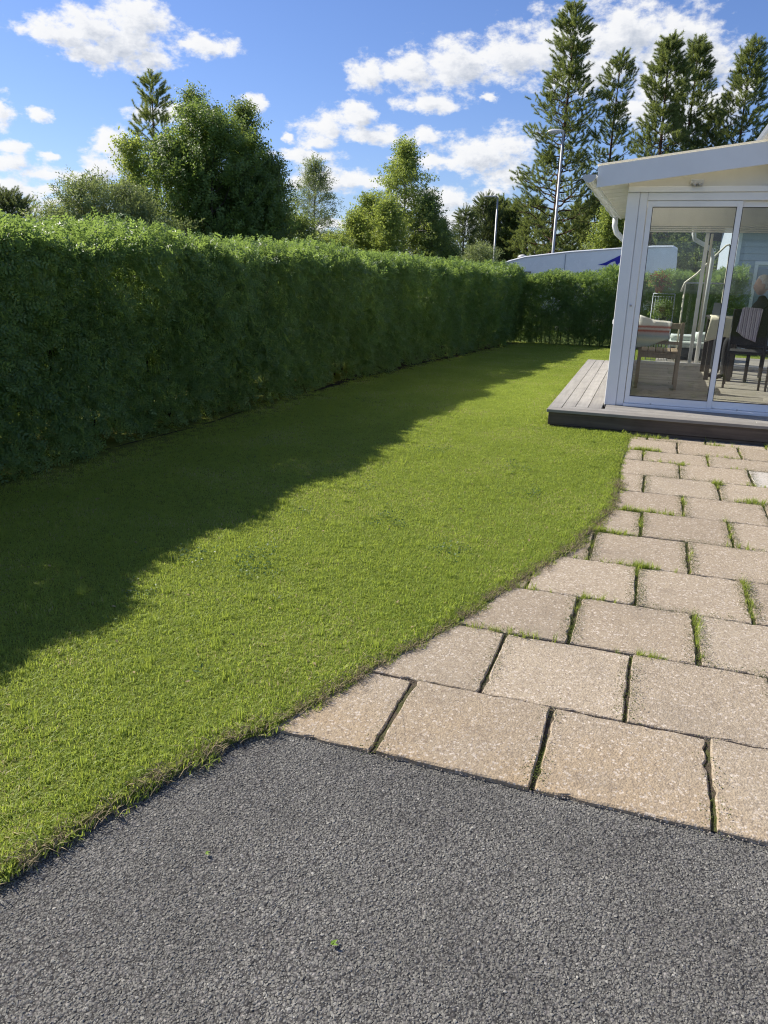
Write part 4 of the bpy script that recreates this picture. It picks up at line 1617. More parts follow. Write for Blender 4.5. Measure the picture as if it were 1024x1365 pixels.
# ------------------------------------------------------------------ pale house behind the hedge end
house = thing('house', 'pale blue clapboard house wall seen through the right glass door', 'house', (0, 0, 0))
hx0, hx1, hy0, hy1, hz0, hz1 = 1.78, 12.0, 22.2, 29.0, -.42, 2.9
MB().box(hx0 + .03, hx1, hy0 + .03, hy1, hz0, hz1).build('wall', M['siding'], house)
z = hz0 + .25
brd = None
while z < hz1 - .05:
    if brd is None:
        brd = MB().prism([(hx0 + .07, hy0 + .002, z), (hx1, hy0 + .002, z), (hx1, hy0 + .028, z), (hx0 + .07, hy0 + .028, z)], (0, .012, .15)).build('clapboard', M['siding'], house)
        zb = z
    else:
        o = brd.copy()
        COL.objects.link(o)
        o.parent = house
        o.location = (0, 0, z - zb)
    z += .165
MB().box(hx0, hx0 + .09, hy0 - .01, hy0 + .09, hz0, hz1, .006).build('corner_board', M['white'], house)
dr = MB().box(2.35, 3.25, hy0 - .035, hy0 + .02, hz0 + .15, 1.78, .005).build('door', M['doorblue'], house)
MB().tube([(2.45, hy0 - .09, .72), (2.57, hy0 - .09, .72)], .014, 8).build('handle', M['zinc'], dr)
MB().box(2.26, 2.345, hy0 - .03, hy0 + .02, hz0 + .15, 1.87, .004).box(3.255, 3.34, hy0 - .03, hy0 + .02, hz0 + .15, 1.87, .004).box(2.26, 3.34, hy0 - .03, hy0 + .02, 1.873, 1.96, .004).build('door_frame', M['white'], house)
mb = MB()
mb.prism([(hx0 - .4, hy0 - .5, 2.82), (hx0 - .4, (hy0 + hy1) / 2, 4.4), (hx0 - .4, hy1 + .5, 2.82), (hx0 - .4, hy1 + .5, 2.70), (hx0 - .4, (hy0 + hy1) / 2, 4.26), (hx0 - .4, hy0 - .5, 2.70)], (hx1 - hx0 + .8, 0, 0))
mb.build('roof', M['shingle'], house)
MB().prism([(hx0 + .03, hy0 + .03, hz1), (hx0 + .03, hy1, hz1), (hx0 + .03, (hy0 + hy1) / 2, 4.22)], (hx1 - hx0 - .1, 0, 0)).build('gable', M['siding'], house)

# ------------------------------------------------------------------ deck
DX0, DX1, DY0, DY1, DZ = -.95, 5.0, 8.2, 13.41, .2
deck = thing('deck', 'low weathered grey wooden deck under the glass room', 'deck', (0, 0, 0))


def board_run(name, boxes, mat, parent, z0, z1, bev=.003):
    for (a, b_, c, d) in boxes:
        MB().box(a, b_, c, d, z0, z1, bev).build(name, mat, parent)


board_run('front_board', [(DX0 - .01, 2.0, DY0 - .012, DY0 + .135), (2.004, DX1, DY0 - .012, DY0 + .135), (DX0 - .01 + .142, 1.1, DY0 + .141, DY0 + .278), (1.104, DX1, DY0 + .141, DY0 + .278),
                          (-.38, 2.6, DY0 + .284, DY0 + .42), (2.604, DX1, DY0 + .284, DY0 + .42), (-.38, 1.7, DY0 + .426, DY0 + .575), (1.704, DX1, DY0 + .426, DY0 + .575)], M['deck_x'], deck, DZ - .032, DZ)
board_run('side_board', [(DX0 - .01, DX0 + .125, DY0 + .141, DY1), (DX0 + .131, DX0 + .258, DY0 + .284, DY1), (DX0 + .264, DX0 + .391, DY0 + .284, DY1), (DX0 + .397, DX0 + .535, DY0 + .284, DY1)], M['deck_y'], deck, DZ - .032, DZ)
# floor boards inside run across, each course cut at a different place
y = DY0 + .585
k = 0
while y < DY1 - .02:
    e = min(y + .137, DY1)
    cut = [1.35, .72, 1.9, .3][k % 4]
    board_run('floor_board', [(-.408, cut - .002, y, e), (cut + .002, DX1, y, e)], M['floor_wood'], deck, DZ - .032, DZ + rv(-.001, .001))
    y += .143
    k += 1
y = DY1 + .006
while y < 15.1:      # back terrace
    board_run('terrace_board', [(.12, DX1, y, y + .137)], M['floor_wood'], deck, DZ - .032, DZ)
    y += .143
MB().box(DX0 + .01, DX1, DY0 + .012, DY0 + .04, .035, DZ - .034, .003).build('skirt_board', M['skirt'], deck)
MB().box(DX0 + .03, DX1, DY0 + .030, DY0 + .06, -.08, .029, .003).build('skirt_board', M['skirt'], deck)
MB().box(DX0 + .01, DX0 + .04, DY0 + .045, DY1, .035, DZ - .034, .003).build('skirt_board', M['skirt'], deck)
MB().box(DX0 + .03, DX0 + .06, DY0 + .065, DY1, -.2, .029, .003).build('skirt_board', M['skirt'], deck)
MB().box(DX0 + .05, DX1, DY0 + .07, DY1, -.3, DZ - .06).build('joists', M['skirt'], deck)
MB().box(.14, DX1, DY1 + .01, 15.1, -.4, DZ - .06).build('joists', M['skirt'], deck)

# ------------------------------------------------------------------ sunroom
sr = thing('sunroom', 'white glazed sunroom with sliding glass doors and low pitched roof', 'sunroom', (0, 0, 0))
FY = 8.78
RX = 4.4


def roof_z(x):
    return 2.603 + (x + .75) * .124


MB().box(-.405, -.285, FY, FY + .12, DZ, 2.385, .004).build('post', M['white'], sr)
MB().box(-.283, -.205, FY + .012, FY + .11, DZ + .002, 2.385, .004).build('door_jamb', M['white'], sr)
MB().box(-.275, -.262, FY + .004, FY + .014, DZ + .01, 2.36).build('jamb_groove', M['white'], sr)
MB().box(-.203, RX, FY + .012, FY + .13, 2.31, 2.385, .004).build('door_head', M['white'], sr)
MB().box(-.405, RX, FY - .012, FY + .13, 2.387, 2.44, .004).build('beam', M['white'], sr)
MB().box(-.205, RX, FY - .01, FY + .12, DZ, DZ + .03, .004).build('door_sill', M['white'], sr)
door0 = None
for k, (a, b_, yy) in enumerate(((-.198, .70, FY + .02), (.655, 1.56, FY + .07), (1.515, 2.42, FY + .02), (2.375, 3.28, FY + .07), (3.235, 4.1, FY + .02))):
    z0, z1 = DZ + .033, 2.306
    st = .05
    f = MB().box(a, a + st, yy, yy + .04, z0, z1, .003).box(b_ - st, b_, yy, yy + .04, z0, z1, .003).box(a + st, b_ - st, yy + .001, yy + .039, z0, z0 + .075, .003).box(a + st, b_ - st, yy + .001, yy + .039, z1 - .055, z1, .003).build('sliding_door', M['white'], sr)
    MB().box(a + st - .004, b_ - st + .004, yy + .016, yy + .022, z0 + .07, z1 - .05).build('pane', M['glass'], f)
    MB().box(a + st - .001, a + st + .006, yy + .012, yy + .026, z0 + .076, z1 - .056).box(b_ - st - .006, b_ - st + .001, yy + .012, yy + .026, z0 + .076, z1 - .056).box(a + st + .006, b_ - st - .006, yy + .012, yy + .026, z0 + .0755, z0 + .082).box(a + st + .006, b_ - st - .006, yy + .012, yy + .026, z1 - .062, z1 - .0555).build('gasket', M['black'], f)
for x in (.08, .95):
    MB().lathe([(.011, 0), (.010, .004)], 0, 0, 0, 10, Matrix.Translation((x, FY - .009, DZ + .045)) @ Matrix.Rotation(PI / 2, 4, 'X')).build('bolt_cap', M['lamp_white'], sr)
MB().lathe([(.010, 0), (.010, .02), (.006, .022)], 0, 0, 0, 10, Matrix.Translation((-.245, FY + .011, 1.27)) @ Matrix.Rotation(PI / 2, 4, 'X')).build('lock_knob', M['zinc'], sr)
# gable panel under the roof
MB().prism([(-.405, FY + .02, 2.443), (RX, FY + .02, 2.443), (RX, FY + .02, roof_z(RX) - .003), (-.405, FY + .02, roof_z(-.405) - .003)], (0, .05, 0)).build('gable_panel', M['cream'], sr)
al = MB().box(.185, .305, FY - .035, FY + .018, 2.455, 2.505, .008).build('junction_box', M['lamp_white'], sr)
MB().lathe([(.022, 0), (.018, .03)], 0, 0, 0, 12, Matrix.Translation((.22, FY - .045, 2.437))).build('light_lens', M['zinc'], al)
MB().lathe([(.022, 0), (.018, .03)], 0, 0, 0, 12, Matrix.Translation((.275, FY - .045, 2.437))).build('light_lens', M['zinc'], al)
# roof
RY0, RY1 = 8.50, 13.55
MB().prism([(-.702, RY0, roof_z(-.702)), (RX, RY0, roof_z(RX)), (RX, RY0, roof_z(RX) - .195), (-.702, RY0, roof_z(-.702) - .20)], (0, .028, 0)).build('fascia', M['white'], sr)
MB().prism([(-.712, RY0 - .006, roof_z(-.712) + .003), (RX, RY0 - .006, roof_z(RX) + .003), (RX, RY0 - .006, roof_z(RX) + .018), (-.712, RY0 - .006, roof_z(-.712) + .018)], (0, RY1 - RY0 + .02, 0)).build('roof_sheet', M['opal'], sr)
MB().box(-.702, -.68, RY0 + .03, RY1, roof_z(-.70) - .198, roof_z(-.70) - .004).build('eave_board', M['white'], sr)
for k in range(12):       # soffit panels under the eave
    a = RY0 + .035 + k * .415
    MB().prism([(-.678, a, 2.432), (-.41, a, 2.463), (-.41, a, 2.451), (-.678, a, 2.420)], (0, .400, 0)).build('soffit_panel', M['cream'], sr)
MB().prism([(-.678, RY0 + .03, 2.448), (-.41, RY0 + .03, 2.478), (-.41, RY0 + .03, 2.468), (-.678, RY0 + .03, 2.438)], (0, 4.98, 0)).build('soffit_backing', M['pad'], sr)
for yy in (9.6, 10.5, 11.4, 12.3):
    MB().prism([(-.36, yy, roof_z(-.36) - .06), (RX, yy, roof_z(RX) - .06), (RX, yy, roof_z(RX) - .16), (-.36, yy, roof_z(-.36) - .16)], (0, .05, 0)).build('ceiling_beam', M['white'], sr)
# left wall: solid panels below, glass above
MB().box(-.400, -.36, FY + .125, 13.3, DZ, DZ + .06, .003).build('sole_rail', M['white'], sr)
k = 0
ya = FY + .13
while ya < 13.2:
    ye = min(ya + 1.09, 13.3)
    MB().box(-.392, -.365, ya + .052, ye - .002, DZ + .062, 1.06, .003).build('wall_panel', M['white'], sr)
    MB().box(-.40, -.355, ya, ya + .05, DZ + .062, 2.386, .003).build('mullion', M['white'], sr)
    MB().box(-.383, -.377, ya + .052, ye - .002, 1.11, 2.30).build('pane', M['glass'], sr)
    ya = ye
MB().box(-.42, -.30, FY + .13, 13.3, 1.062, 1.108, .004).build('window_sill', M['white'], sr)
MB().box(-.402, -.353, FY + .135, 13.3, 2.302, 2.384, .003).build('top_rail', M['white'], sr)
# back wall: header with a rolled blind, posts, panes
BY = 13.25
MB().box(-.40, RX, BY - .02, BY + .08, 2.30, 2.62, .004).build('back_header', M['cream'], sr)
for k in range(4):
    MB().box(-.33, RX - .1, BY - .06 + .004 * k, BY - .025, 2.295 - .028 * k, 2.319 - .028 * k, .006).build('blind_slat', M['cream'], sr)
MB().box(-.405, -.30, BY, BY + .08, DZ, 2.298, .003).build('back_post', M['white'], sr)
for x in (.60, 1.95, 3.2):
    MB().box(x, x + .055, BY, BY + .06, DZ, 2.298, .003).build('back_post', M['white'], sr)
MB().box(.675, .71, BY - .02, BY + .03, DZ + .55, 2.2, .003).build('blind_pole', M['railpaint'], sr)
for (a, b_) in ((-.30, .60), (.71, 1.95)):
    MB().box(a, b_, BY + .03, BY + .036, DZ + .05, 2.29).build('pane', M['glass'], sr)
MB().box(-.30, RX, BY + .005, BY + .055, DZ, DZ + .045, .003).build('back_sill', M['white'], sr)
# right wall against the house
MB().box(RX, RX + .1, FY, 13.3, DZ, 3.1).build('house_side_wall', M['cream'], sr)
# gutter on the left eave
gut = MB()
GX, GZ = -.778, 2.525
ang = [PI + PI * i / 8 for i in range(9)]
outer = [(GX + .068 * math.cos(a), GZ + .075 * math.sin(a)) for a in ang]
inner = [(GX + .060 * math.cos(a), GZ + .067 * math.sin(a)) for a in reversed(ang)]
gut.prism([(x, RY0 - .04, z) for x, z in outer + inner], (0, RY1 - RY0 + .1, -.03))
gutter = gut.build('gutter', M['white'], sr)
MB().prism([(x, RY0 - .045, z) for x, z in outer], (0, .01, 0)).build('end_cap', M['roofsheet'], gutter)
for k in range(5):
    yy = RY0 + .5 + k * 1.05
    MB().tube([(GX + .072 * math.cos(a), yy, GZ - .006 * k + .079 * math.sin(a)) for a in ang], .006, 5).build('bracket', M['white'], gutter)
MB().tube([(GX + .02, 13.3, 2.46), (GX + .02, 13.3, 2.30), (GX + .06, 13.3, 2.2), (-.58, 13.3, 2.08), (-.49, 13.3, 2.0), (-.48, 13.3, 1.8), (-.48, 13.3, .1)], .042, 12).build('downpipe', M['white'], sr)
# upper roof of the main house with its own gutter
MB().prism([(.86, 8.42, 2.93), (RX, 8.42, 4.1), (RX, 8.42, 4.25), (.86, 8.42, 3.08)], (0, 7.0, 0)).build('upper_roof', M['zinc'], sr)
gx0, gz0 = .845, 2.90
MB().prism([(gx0 + .07 * math.cos(a), 8.36, gz0 + .075 * math.sin(a) + .02 * math.cos(a)) for a in ang] + [(gx0 + .062 * math.cos(a), 8.36, gz0 + .067 * math.sin(a) + .02 * math.cos(a)) for a in reversed(ang)], (0, 7.1, 0)).build('upper_gutter', M['zinc'], sr)
MB().prism([(gx0 + .068 * math.cos(a), 8.358, gz0 + .073 * math.sin(a) + .02 * math.cos(a)) for a in ang], (0, .008, 0)).build('upper_gutter_cap', M['roofsheet'], sr)

# ------------------------------------------------------------------ cloth helper
def cloth(name, rows, mat, parent=None, th=.006, wrinkle=.006, label=None, cat=None, sub=4):
    """rows: list of equal-length lists of points; a thick sheet subdivided with small folds"""
    R_, C_ = len(rows), len(rows[0])
    g = np.array(rows, float)
    rr_ = np.linspace(0, R_ - 1, (R_ - 1) * sub + 1)
    cc_ = np.linspace(0, C_ - 1, (C_ - 1) * sub + 1)

    def samp(r_, c_):
        i, j = min(int(r_), R_ - 2), min(int(c_), C_ - 2)
        u, v = r_ - i, c_ - j
        u, v = u * u * (3 - 2 * u) * .5 + u * .5, v * v * (3 - 2 * v) * .5 + v * .5
        return g[i, j] * (1 - u) * (1 - v) + g[i + 1, j] * u * (1 - v) + g[i, j + 1] * (1 - u) * v + g[i + 1, j + 1] * u * v
    bm = bmesh.new()
    vs = []
    for r_ in rr_:
        row = []
        for c_ in cc_:
            p = samp(r_, c_)
            p = p + np.array([math.sin(c_ * 5.1 + r_ * 2.3), math.sin(c_ * 7.3 + r_), math.sin(r_ * 6.7 + c_ * 3.1)]) * wrinkle
            row.append(bm.verts.new(p))
        vs.append(row)
    for i in range(len(vs) - 1):
        for j in range(len(vs[0]) - 1):
            f = bm.faces.new((vs[i][j], vs[i][j + 1], vs[i + 1][j + 1], vs[i + 1][j]))
            f.smooth = True
    bmesh.ops.recalc_face_normals(bm, faces=bm.faces)
    bmesh.ops.solidify(bm, geom=list(bm.faces), thickness=th)
    me = bpy.data.meshes.new(name)
    bm.to_mesh(me)
    bm.free()
    o = link_mesh(name, me, mat, parent)
    return tag(o, label, cat)


# ------------------------------------------------------------------ furniture in the sunroom
wc_ = thing('wooden_chair', 'slatted wooden chair with a pastel striped throw over its back', 'chair', (.12, 10.32, DZ))
for sx in (-.235, .235):
    MB().box(sx - .02, sx + .02, -.02, .02, 0, .83, .003).build('leg', M['teak'], wc_)
    MB().box(sx - .02, sx + .02, .53, .57, 0, .45, .003).build('leg', M['teak'], wc_)
    MB().box(sx - .017, sx + .017, .022, .528, .39, .45, .003).build('seat_rail', M['teak'], wc_)
MB().box(-.213, .213, -.015, .015, .39, .45, .003).build('apron', M['teak'], wc_)
MB().box(-.213, .213, .535, .565, .39, .45, .003).build('apron', M['teak'], wc_)
for i in range(5):
    MB().box(-.225 + i * .092, -.145 + i * .092, -.01, .57, .452, .472, .003).build('seat_slat', M['teak'], wc_)
MB().box(-.213, .213, -.014, .014, .75, .82, .003).build('top_rail', M['teak'], wc_)
MB().box(-.213, .213, -.012, .012, .56, .60, .003).build('back_rail', M['teak'], wc_)
Z = DZ
cloth('throw_blanket', [[(-.24, 10.42, Z + .56), (.0, 10.42, Z + .58), (.2, 10.42, Z + .60)],
                        [(-.17, 10.36, Z + .86), (.0, 10.35, Z + .85), (.21, 10.345, Z + .832)],
                        [(-.16, 10.30, Z + .90), (.0, 10.29, Z + .845), (.22, 10.292, Z + .828)],
                        [(-.20, 10.27, Z + .74), (.0, 10.275, Z + .73), (.215, 10.28, Z + .74)],
                        [(-.24, 10.265, Z + .48), (.0, 10.27, Z + .55), (.21, 10.275, Z + .62)]], M['throw'], None, .008, .009,
      'pastel striped throw blanket draped over the slatted wooden chair', 'blanket', 6)

db = thing('daybed', 'low dark rattan daybed with pale mint cushions beyond the back panes', 'daybed', (.70, 14.15, DZ))
MB().box(-.40, .42, 0, .75, .05, .20, .02).build('base', M['greybase'], db)
for sx in (-.36, .36):
    for yy in (.05, .68):
        MB().box(sx - .03, sx + .03, yy - .02, yy + .04, 0, .055).build('leg', M['black'], db)


def cushion(name, x0, x1, y0, y1, z0, z1, mat, parent):
    b = bmesh.new()
    bmesh.ops.create_cube(b, size=1)
    bmesh.ops.subdivide_edges(b, edges=list(b.edges), cuts=5, use_grid_fill=True)
    for v in b.verts:
        p = v.co * 2
        k = 1 - .12 * (max(abs(p.x), abs(p.y)) ** 4)
        q = Vector((p.x * (1 - .04 * p.z * p.z), p.y * (1 - .04 * p.z * p.z), p.z * k))
        q.z += .03 * math.sin(p.x * 7 + p.y * 3)
        v.co = Vector(((x0 + x1) / 2 + q.x * (x1 - x0) / 2, (y0 + y1) / 2 + q.y * (y1 - y0) / 2, (z0 + z1) / 2 + q.z * (z1 - z0) / 2))
    me = bpy.data.meshes.new(name)
    b.to_mesh(me)
    b.free()
    return link_mesh(name, me, mat, parent, smooth=True)


cushion('seat_cushion', -.39, .40, .01, .74, .20, .31, M['mint'], db)
cushion('pillow', -.38, .0, .18, .6, .305, .40, M['mint'], db)
cushion('pillow', .02, .39, .12, .62, .305, .45, M['mint'], db)

tb = thing('table', 'dark table with cream cloth beside the black chairs', 'table', (1.25, 11.75, DZ))
MB().box(-.51, -.11, -.20, .95, .80, .83, .005).build('tabletop', M['darktable'], tb)
for sx, sy in ((-.46, -.12), (-.17, -.12), (-.46, .88), (-.17, .88)):
    MB().box(sx - .03, sx + .03, sy - .03, sy + .03, 0, .798, .004).build('leg', M['darktable'], tb)
x0, x1 = .74, 1.16
cloth('tablecloth', [[(.70, 11.53, Z + .52), (.95, 11.53, Z + .60), (1.15, 11.535, Z + .56)], [(.73, 11.545, Z + .842), (.95, 11.545, Z + .844), (1.145, 11.545, Z + .842)],
                     [(.77, 11.9, Z + .842), (.95, 11.9, Z + .842), (1.13, 11.9, Z + .842)], [(.76, 12.2, Z + .845), (.95, 12.2, Z + .845), (1.14, 12.2, Z + .845)]], M['lace'], None, .005, .006,
      'cream cloth hanging over the near corner of the dark table', 'tablecloth', 6)


def black_chair(label, loc, rz):
    c = thing('black_chair', label, 'chair', loc, rz, 'black chairs at the table')
    for sx in (-.21, .21):
        MB().tube([(sx, -.02, 0), (sx, 0, .45), (sx * .98, -.06, 1.0)], [.014, .016, .013], 8).build('leg', M['black'], c)
        MB().tube([(sx, .42, 0), (sx, .40, .44)], [.013, .016], 8).build('leg', M['black'], c)
    MB().box(-.225, .225, -.01, .43, .44, .475, .012).build('seat', M['blackcloth'], c)
    MB().prism([(-.2, -.012, .56), (.2, -.012, .56), (.2, -.062, 1.0), (-.2, -.062, 1.0)], (0, .02, 0)).build('backrest', M['blackcloth'], c)
    return c


black_chair('black chair with a purple striped rag cloth on its backrest', (1.17, 10.85, Z), -.12)
black_chair('black chair with a white cloth over its backrest', (1.66, 10.78, Z), .06)
cloth('striped_cloth', [[(1.00, 10.83, Z + .86), (1.12, 10.83, Z + .86), (1.25, 10.82, Z + .86)], [(1.06, 10.82, Z + 1.012), (1.14, 10.82, Z + 1.02), (1.25, 10.81, Z + 1.012)],
                        [(1.05, 10.755, Z + 1.015), (1.14, 10.75, Z + 1.02), (1.26, 10.74, Z + 1.01)], [(1.00, 10.755, Z + .72), (1.12, 10.75, Z + .66), (1.25, 10.74, Z + .60)]], M['purple'], None, .008, .008,
      'purple striped rag cloth hung over the backrest of a black chair', 'cloth', 7)
cloth('white_cloth', [[(1.46, 10.77, Z + .86), (1.6, 10.77, Z + .86), (1.84, 10.77, Z + .86)], [(1.46, 10.75, Z + 1.012), (1.6, 10.75, Z + 1.012), (1.84, 10.75, Z + 1.012)],
                      [(1.45, 10.69, Z + 1.012), (1.6, 10.69, Z + 1.012), (1.86, 10.69, Z + 1.012)], [(1.42, 10.69, Z + .70), (1.6, 10.69, Z + .62), (1.86, 10.69, Z + .66)]], M['whitecloth'], None, .006, .007,
      'plain white cloth hung over the backrest of a black chair', 'cloth', 6)
bd = thing('insulation_board', 'pale grey board leaning against the back panes', 'board', (.86, 13.1, Z))
MB().box(-.06, .10, 0, .025, 0, 1.0, .003, Matrix.Rotation(-.10, 4, 'X') @ Matrix.Rotation(.06, 4, 'Y')).build('panel', M['pad'], bd)

# handrail, drain pipe, plant stand beyond the back panes
hr = thing('handrail', 'cream metal handrail with hooked top end beyond the back panes', 'handrail', (0, 0, 0))
MB().tube([(.37, 13.75, 1.33), (.41, 13.75, 1.47), (.56, 13.75, 1.60), (.94, 13.75, 2.045), (.985, 13.75, 2.06), (1.01, 13.75, 2.02), (1.01, 13.75, 1.2), (1.01, 13.75, Z)], .016, 10).build('rail', M['railpaint'], hr)
MB().tube([(.41, 13.75, 1.47), (1.01, 13.75, 1.475)], .010, 8).build('cross_bar', M['wire'], hr)
MB().tube([(.42, 13.75, 1.46), (.42, 13.75, Z)], .014, 8).build('upright', M['railpaint'], hr)
pp = thing('drain_pipe', 'white S bent drain pipe beside the back posts', 'pipe', (0, 0, 0))
MB().tube([(.43, 13.5, 2.42), (.435, 13.5, 2.2), (.46, 13.5, 2.12), (.64, 13.5, 2.03), (.73, 13.5, 1.96), (.755, 13.5, 1.85), (.75, 13.5, 1.6), (.74, 13.5, Z + .02)], .033, 12).build('pipe', M['white'], pp)
MB().tube([(.735, 13.5, 1.25), (.79, 13.5, 1.25)], .012, 6).build('clip', M['wire'], pp)

fs = thing('plant_stand', 'grey wire plant stand behind the slatted wooden chair', 'plant stand', (.12, 14.0, gz(0, 14.0) + .01))
for dx in (-.17, .17):
    for dy in (-.1, .1):
        MB().tube([(dx, dy, 0), (dx, dy, 1.40)], .008, 6).build('leg', M['wire'], fs)
for hgt in (.45, .92, 1.40):
    mb = MB()
    for k in range(8):
        xx = -.17 + k * .34 / 7
        mb.tube([(xx, -.1, hgt), (xx, .1, hgt)], .004, 5)
    for dy in (-.1, .1):
        mb.tube([(-.17, dy, hgt), (.17, dy, hgt)], .006, 5)
    mb.build('shelf', M['wire'], fs)
mb = MB()
for k in range(9):
    xx = -.17 + k * .34 / 8
    mb.tube([(xx, .11, .2), (xx, .11, 1.36)], .004, 5)
for k in range(8):
    mb.tube([(-.17, .11, .3 + k * .15), (.17, .11, .3 + k * .15)], .004, 5)
mb.build('lattice', M['wire'], fs)
z14 = float(gz(0, 14.0)) + .01
fp = thing('flower_pot', 'terracotta pot of reddish flowers on top of the wire plant stand', 'plant', (.03, 14.0, z14 + 1.406))
MB().lathe([(.05, 0), (.075, .10), (.082, .105), (.082, .125), (.07, .125), (.065, .09)], 0, 0, 0, 16).build('pot', M['terracotta'], fp)
fpt = np.array([(rnd.gauss(0, .06), rnd.gauss(0, .06), .14 + abs(rnd.gauss(0, .06))) for _ in range(160)])
scatter('blossoms', fpt, dirs_to_euler(rs.normal(size=(160, 3)) + np.array([0, 0, 1]), rs.uniform(0, 6, 160)), rs.uniform(.7, 1.2, 160), rs.randint(0, 2, 160),
        [proto_obj('petal_spray', sprig_broad(6, .02, (.03, .024), .2, 1.0), M['redflower']) for _ in range(2)], fp)
scatter('leaves', fpt[:80] * np.array([1.1, 1.1, .8]), dirs_to_euler(rs.normal(size=(80, 3)) + np.array([0, 0, 1]), rs.uniform(0, 6, 80)), rs.uniform(.3, .5, 80), rs.randint(0, 4, 80), SPR['broad'], fp)
f2 = thing('potted_plant', 'leafy green pot plant on the middle shelf of the wire stand', 'plant', (.14, 14.0, z14 + .926))
MB().lathe([(.045, 0), (.065, .09), (.07, .11), (.06, .11), (.055, .08)], 0, 0, 0, 16).build('pot', M['greybase'], f2)
scatter('leaves', np.array([(rnd.gauss(0, .05), rnd.gauss(0, .05), .12 + abs(rnd.gauss(0, .08))) for _ in range(90)]), dirs_to_euler(rs.normal(size=(90, 3)) + np.array([0, 0, 1]), rs.uniform(0, 6, 90)),
        rs.uniform(.3, .55, 90), rs.randint(0, 4, 90), SPR['broad'], f2)


# ------------------------------------------------------------------ person seated at the table
def skin_figure(name, nodes, edges, root_i, mat, parent, levels=2):
    me = bpy.data.meshes.new(name)
    me.from_pydata([n_[0] for n_ in nodes], edges, [])
    o = bpy.data.objects.new(name, me)
    COL.objects.link(o)
    o.parent = parent
    me.materials.append(mat)
    md = o.modifiers.new('skin', 'SKIN')
    md.use_smooth_shade = True
    lay = me.skin_vertices[0] if me.skin_vertices else None
    for i, n_ in enumerate(nodes):
        lay.data[i].radius = n_[1] if isinstance(n_[1], tuple) else (n_[1], n_[1])
        lay.data[i].use_root = (i == root_i)
    sb = o.modifiers.new('sub', 'SUBSURF')
    sb.levels = levels
    sb.render_levels = levels
    return o


# chair for the person
pc = thing('garden_chair', 'dark chair the grey haired person sits on', 'chair', (1.42, 11.96, Z), PI + .35)
for sx in (-.21, .21):
    MB().box(sx - .018, sx + .018, -.24, -.20, 0, .44, .003).build('leg', M['black'], pc)
    MB().box(sx - .018, sx + .018, .20, .24, 0, .44, .003).build('leg', M['black'], pc)
MB().box(-.23, .23, -.25, .25, .44, .465, .006).build('seat', M['blackcloth'], pc)
pr = thing('person', 'seated grey haired person in a black top behind the right glass door', 'person', (1.40, 11.95, Z), PI + .35)
pr.scale = (1.06, 1.06, 1.06)
# facing +x (towards the right), slightly to the camera
N_ = [((0, 0, .52), (.15, .13)), ((0, 0, .66), (.14, .115)), ((.0, 0, .82), (.155, .12)), ((.01, 0, .96), (.13, .10)), ((.02, 0, 1.03), (.055, .055)), ((.035, 0, 1.09), (.048, .048)),
      ((.0, .17, .95), (.058, .058)), ((.03, .22, .78), (.045, .045)), ((.08, .24, .66), (.038, .038)), ((.24, .20, .69), (.032, .032)), ((.32, .17, .70), (.024, .026)),
      ((.0, -.17, .95), (.058, .058)), ((.03, -.22, .78), (.045, .045)), ((.08, -.24, .66), (.038, .038)), ((.24, -.20, .69), (.032, .032)), ((.32, -.17, .70), (.024, .026)),
      ((.02, .09, .53), (.09, .09)), ((.28, .11, .54), (.072, .072)), ((.44, .11, .52), (.055, .055)), ((.44, .11, .30), (.05, .05)), ((.42, .11, .08), (.035, .035)), ((.50, .11, .04), (.03, .03)), ((.58, .11, .03), (.022, .025)),
      ((.02, -.09, .53), (.09, .09)), ((.28, -.11, .54), (.072, .072)), ((.44, -.11, .52), (.055, .055)), ((.44, -.11, .30), (.05, .05)), ((.42, -.11, .08), (.035, .035)), ((.50, -.11, .04), (.03, .03)), ((.58, -.11, .03), (.022, .025))]
Eg = [(0, 1), (1, 2), (2, 3), (3, 4), (4, 5), (3, 6), (6, 7), (7, 8), (8, 9), (9, 10), (3, 11), (11, 12), (12, 13), (13, 14), (14, 15), (0, 16), (16, 17), (17, 18), (18, 19), (19, 20), (20, 21), (21, 22), (0, 23), (23, 24), (24, 25), (25, 26), (26, 27), (27, 28), (28, 29)]
skin_figure('clothed_body', N_, Eg, 0, M['blackcloth'], pr)
hb = bmesh.new()
bmesh.ops.create_uvsphere(hb, u_segments=24, v_segments=18, radius=1)
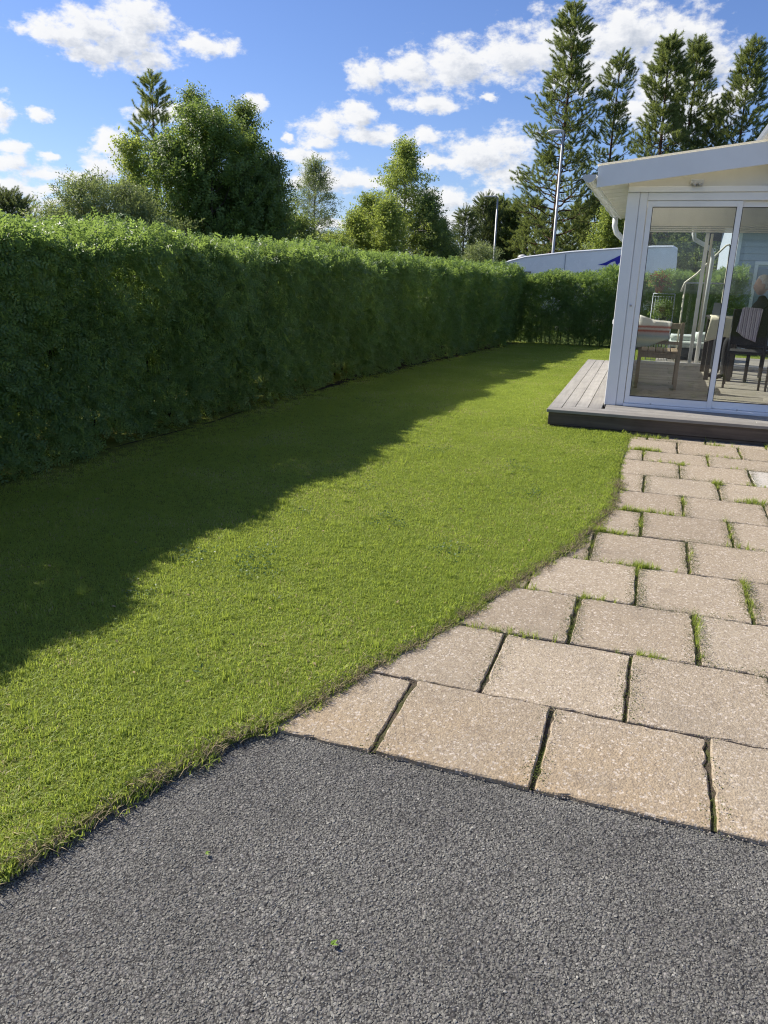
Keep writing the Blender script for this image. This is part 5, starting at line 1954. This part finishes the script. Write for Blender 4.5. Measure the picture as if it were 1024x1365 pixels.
for v in hb.verts:
    x, y, z_ = v.co
    q = Vector((x * .092, y * .075, z_ * .118))
    if z_ < -.1:
        q.x *= 1 - .18 * (-z_ - .1)
        q.y *= 1 - .35 * (-z_ - .1)
        if x > 0:
            q.x += .008 * -z_
    if x > .6:       # nose, brow, mouth
        if abs(y) < .22 and -.35 < z_ < .1:
            q.x += .020 * (1 - abs(y) / .22) * (1 - (z_ + .2) ** 2 * 6 if abs(z_ + .2) < .3 else 0)
        if abs(abs(y) - .35) < .15 and abs(z_ - .02) < .1:
            q.x -= .008
        if abs(z_ + .52) < .07 and abs(y) < .3:
            q.x += .006
    if abs(abs(y) - 1) < .12 and abs(z_ + .05) < .3 and abs(x) < .25:
        q.y *= 1.14
    v.co = q
me = bpy.data.meshes.new('head')
hb.to_mesh(me)
hb.free()
link_mesh('head', me, M['skin'], pr, (.055, 0, 1.205), smooth=True)
hb = bmesh.new()
bmesh.ops.create_uvsphere(hb, u_segments=24, v_segments=16, radius=1)
for v in list(hb.verts):
    x, y, z_ = v.co
    if (x > .62 and z_ < .62) or (x > .12 and z_ < .12) or z_ < -.55:
        v.co = Vector((x * .075, y * .06, z_ * .09))
    else:
        k = 1 + .03 * math.sin(x * 19 + z_ * 13) * math.sin(y * 17)
        v.co = Vector((x * .103, y * .087, z_ * .128)) * k
me = bpy.data.meshes.new('hair')
hb.to_mesh(me)
hb.free()
link_mesh('hair', me, M['hair'], pr, (.045, 0, 1.215), smooth=True)


def hand(side):
    y0 = .17 * side
    base = Vector((.315, y0, .70))
    nodes = [(tuple(base), .024), (tuple(base + Vector((.05, 0, -.003))), (.030, .016))]
    edges = [(0, 1)]
    for f in range(4):
        oy = (f - 1.5) * .017
        i = len(nodes)
        ln = [.06, .072, .068, .052][f]
        nodes += [(tuple(base + Vector((.075, oy, .0))), .009), (tuple(base + Vector((.075 + ln * .5, oy * 1.15, .006))), .0085), (tuple(base + Vector((.075 + ln, oy * 1.2, -.012))), .007)]
        edges += [(1, i), (i, i + 1), (i + 1, i + 2)]
    i = len(nodes)
    nodes += [(tuple(base + Vector((.035, -.034 * side, -.004))), .011), (tuple(base + Vector((.068, -.048 * side, -.010))), .009)]
    edges += [(0, i), (i, i + 1)]
    skin_figure('hand', nodes, edges, 1, M['skin'], pr, 1)


hand(1)
hand(-1)
